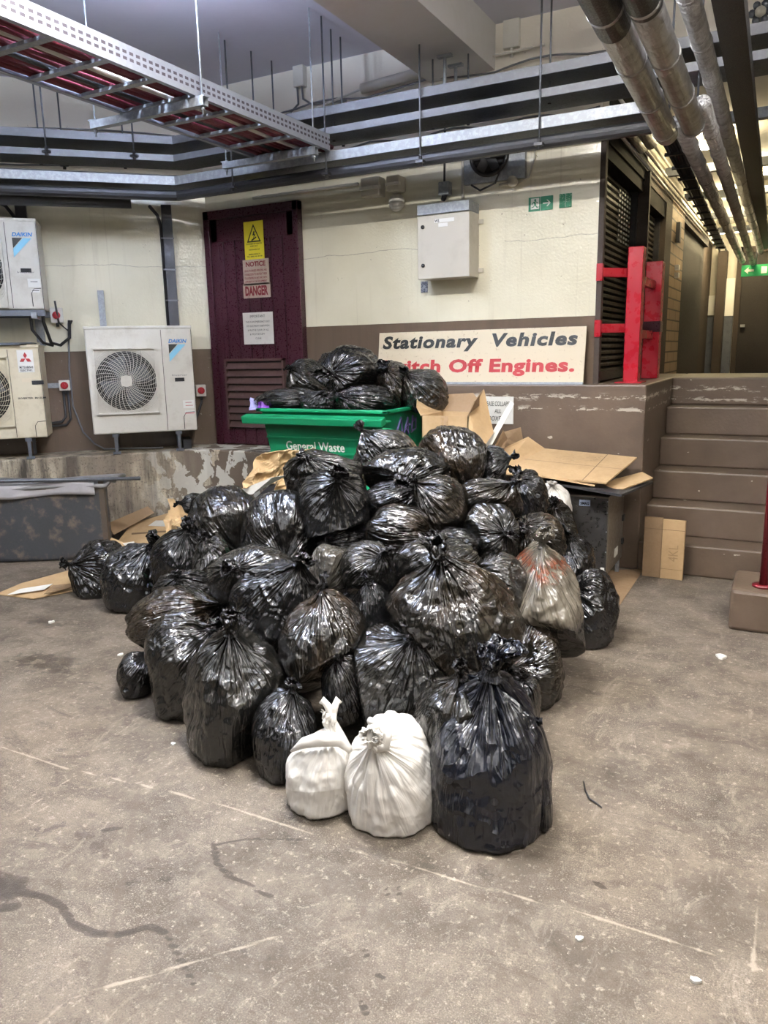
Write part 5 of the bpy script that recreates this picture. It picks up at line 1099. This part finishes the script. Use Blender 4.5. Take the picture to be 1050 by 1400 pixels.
crumple('plastic_film','purple plastic film below the lilac one on the bin rim','plastic film',[ony(349,561,Yc-.03),ony(368,561,Yc-.03),ony(366,550,Yc),ony(354,550,Yc)],'purple',.015,2,12)
crumple('brown_paper','large crumpled sheet of brown packing paper below the green bin','paper',[onz(328,668,.60),onz(405,655,.62),onz(430,610,.86),onz(358,618,.84)],'kraft',.03,3,34)
crumple('brown_paper','lower crumpled brown paper standing upright behind the left bags','paper',[onz(224,732,.22),onz(262,712,.30),onz(262,698,.38),onz(232,683,.40)],'kraft',.035,6,24)
crumple('brown_paper','small brown paper scrap peeking out beside the white card under the packing paper','paper',[onz(372,678,.66),onz(392,672,.68),onz(395,652,.76),onz(378,660,.74)],'kraft',.02,9,16)
t=thing('printed_card','white card with blue print stuck between the bags under the brown paper','card',onz(350,672,.6))
slab([Z_(318,674,.56),Z_(345,676,.56),Z_(392,650,.68),Z_(372,653,.68)],.004,None).build('card_sheet',M['paper'],t)
slab([Z_(335,673,.568),Z_(347,674,.568),Z_(357,667,.60),Z_(344,667,.60)],.002,None).build('blue_print',M['blueprint'],t)
cb('black folded sheet beside the white printed card',[Z_(350,680,.54),Z_(388,690,.50),Z_(396,655,.64),Z_(372,660,.62)],.006,'black','dark_board','board')
cb('red black print patch',[Z_(0,0,1)]*3,.01) if False else None
# red print inside the see-through bag
# small floor litter
rnd=random.Random(3)
for k,(px,py,s_,m,lab) in enumerate(((987,899,.035,'paper','small crushed white paper scrap on the floor at the right'),(70,851,.022,'paper','tiny white litter scrap on the floor at the far left'),(792,1284,.012,'paper','tiny white speck on the floor right of centre'),(951,1341,.014,'paper','tiny white speck on the floor at the lower right'),(237,1018,.014,'paper','small white speck on the floor below the left bags'),(165,896,.02,'paper','pale scrap on the floor left of the smallest bag'))):
    p=onz(px,py,0); n=9; mb=MB(); top=[(p[0]+s_*math.cos(2*PI*i/n)*rnd.uniform(.5,1),p[1]+s_*math.sin(2*PI*i/n)*rnd.uniform(.5,1),.004+rnd.uniform(0,.3)*s_) for i in range(n)]
    bot=[(a,b,.0005) for a,b,c in top]; mb.add(bot+top,[tuple(range(n-1,-1,-1)),tuple(range(n,2*n))]+[(i,(i+1)%n,(i+1)%n+n,i+n) for i in range(n)])
    tag(mb.build('litter_scrap',M[m]),lab,'litter')
pts=[onz(x,y,.006) for x,y in ((798,1068),(800,1080),(806,1092),(814,1097),(823,1104))]
tag(MB().tube(pts,[.002,.003,.003,.003,.002],6).build('twig',M['black']),'thin bent black wire or twig on the floor right of the front sack','wire')
# skirting of timber strip under the steel cabinet
cb('dark flat cardboard under the steel cabinet, its edge on the floor',[Z_(790,850,.006),Z_(842,835,.006),Z_(880,778,.006),Z_(800,780,.006)],.004,'carddark','dark_board','board')
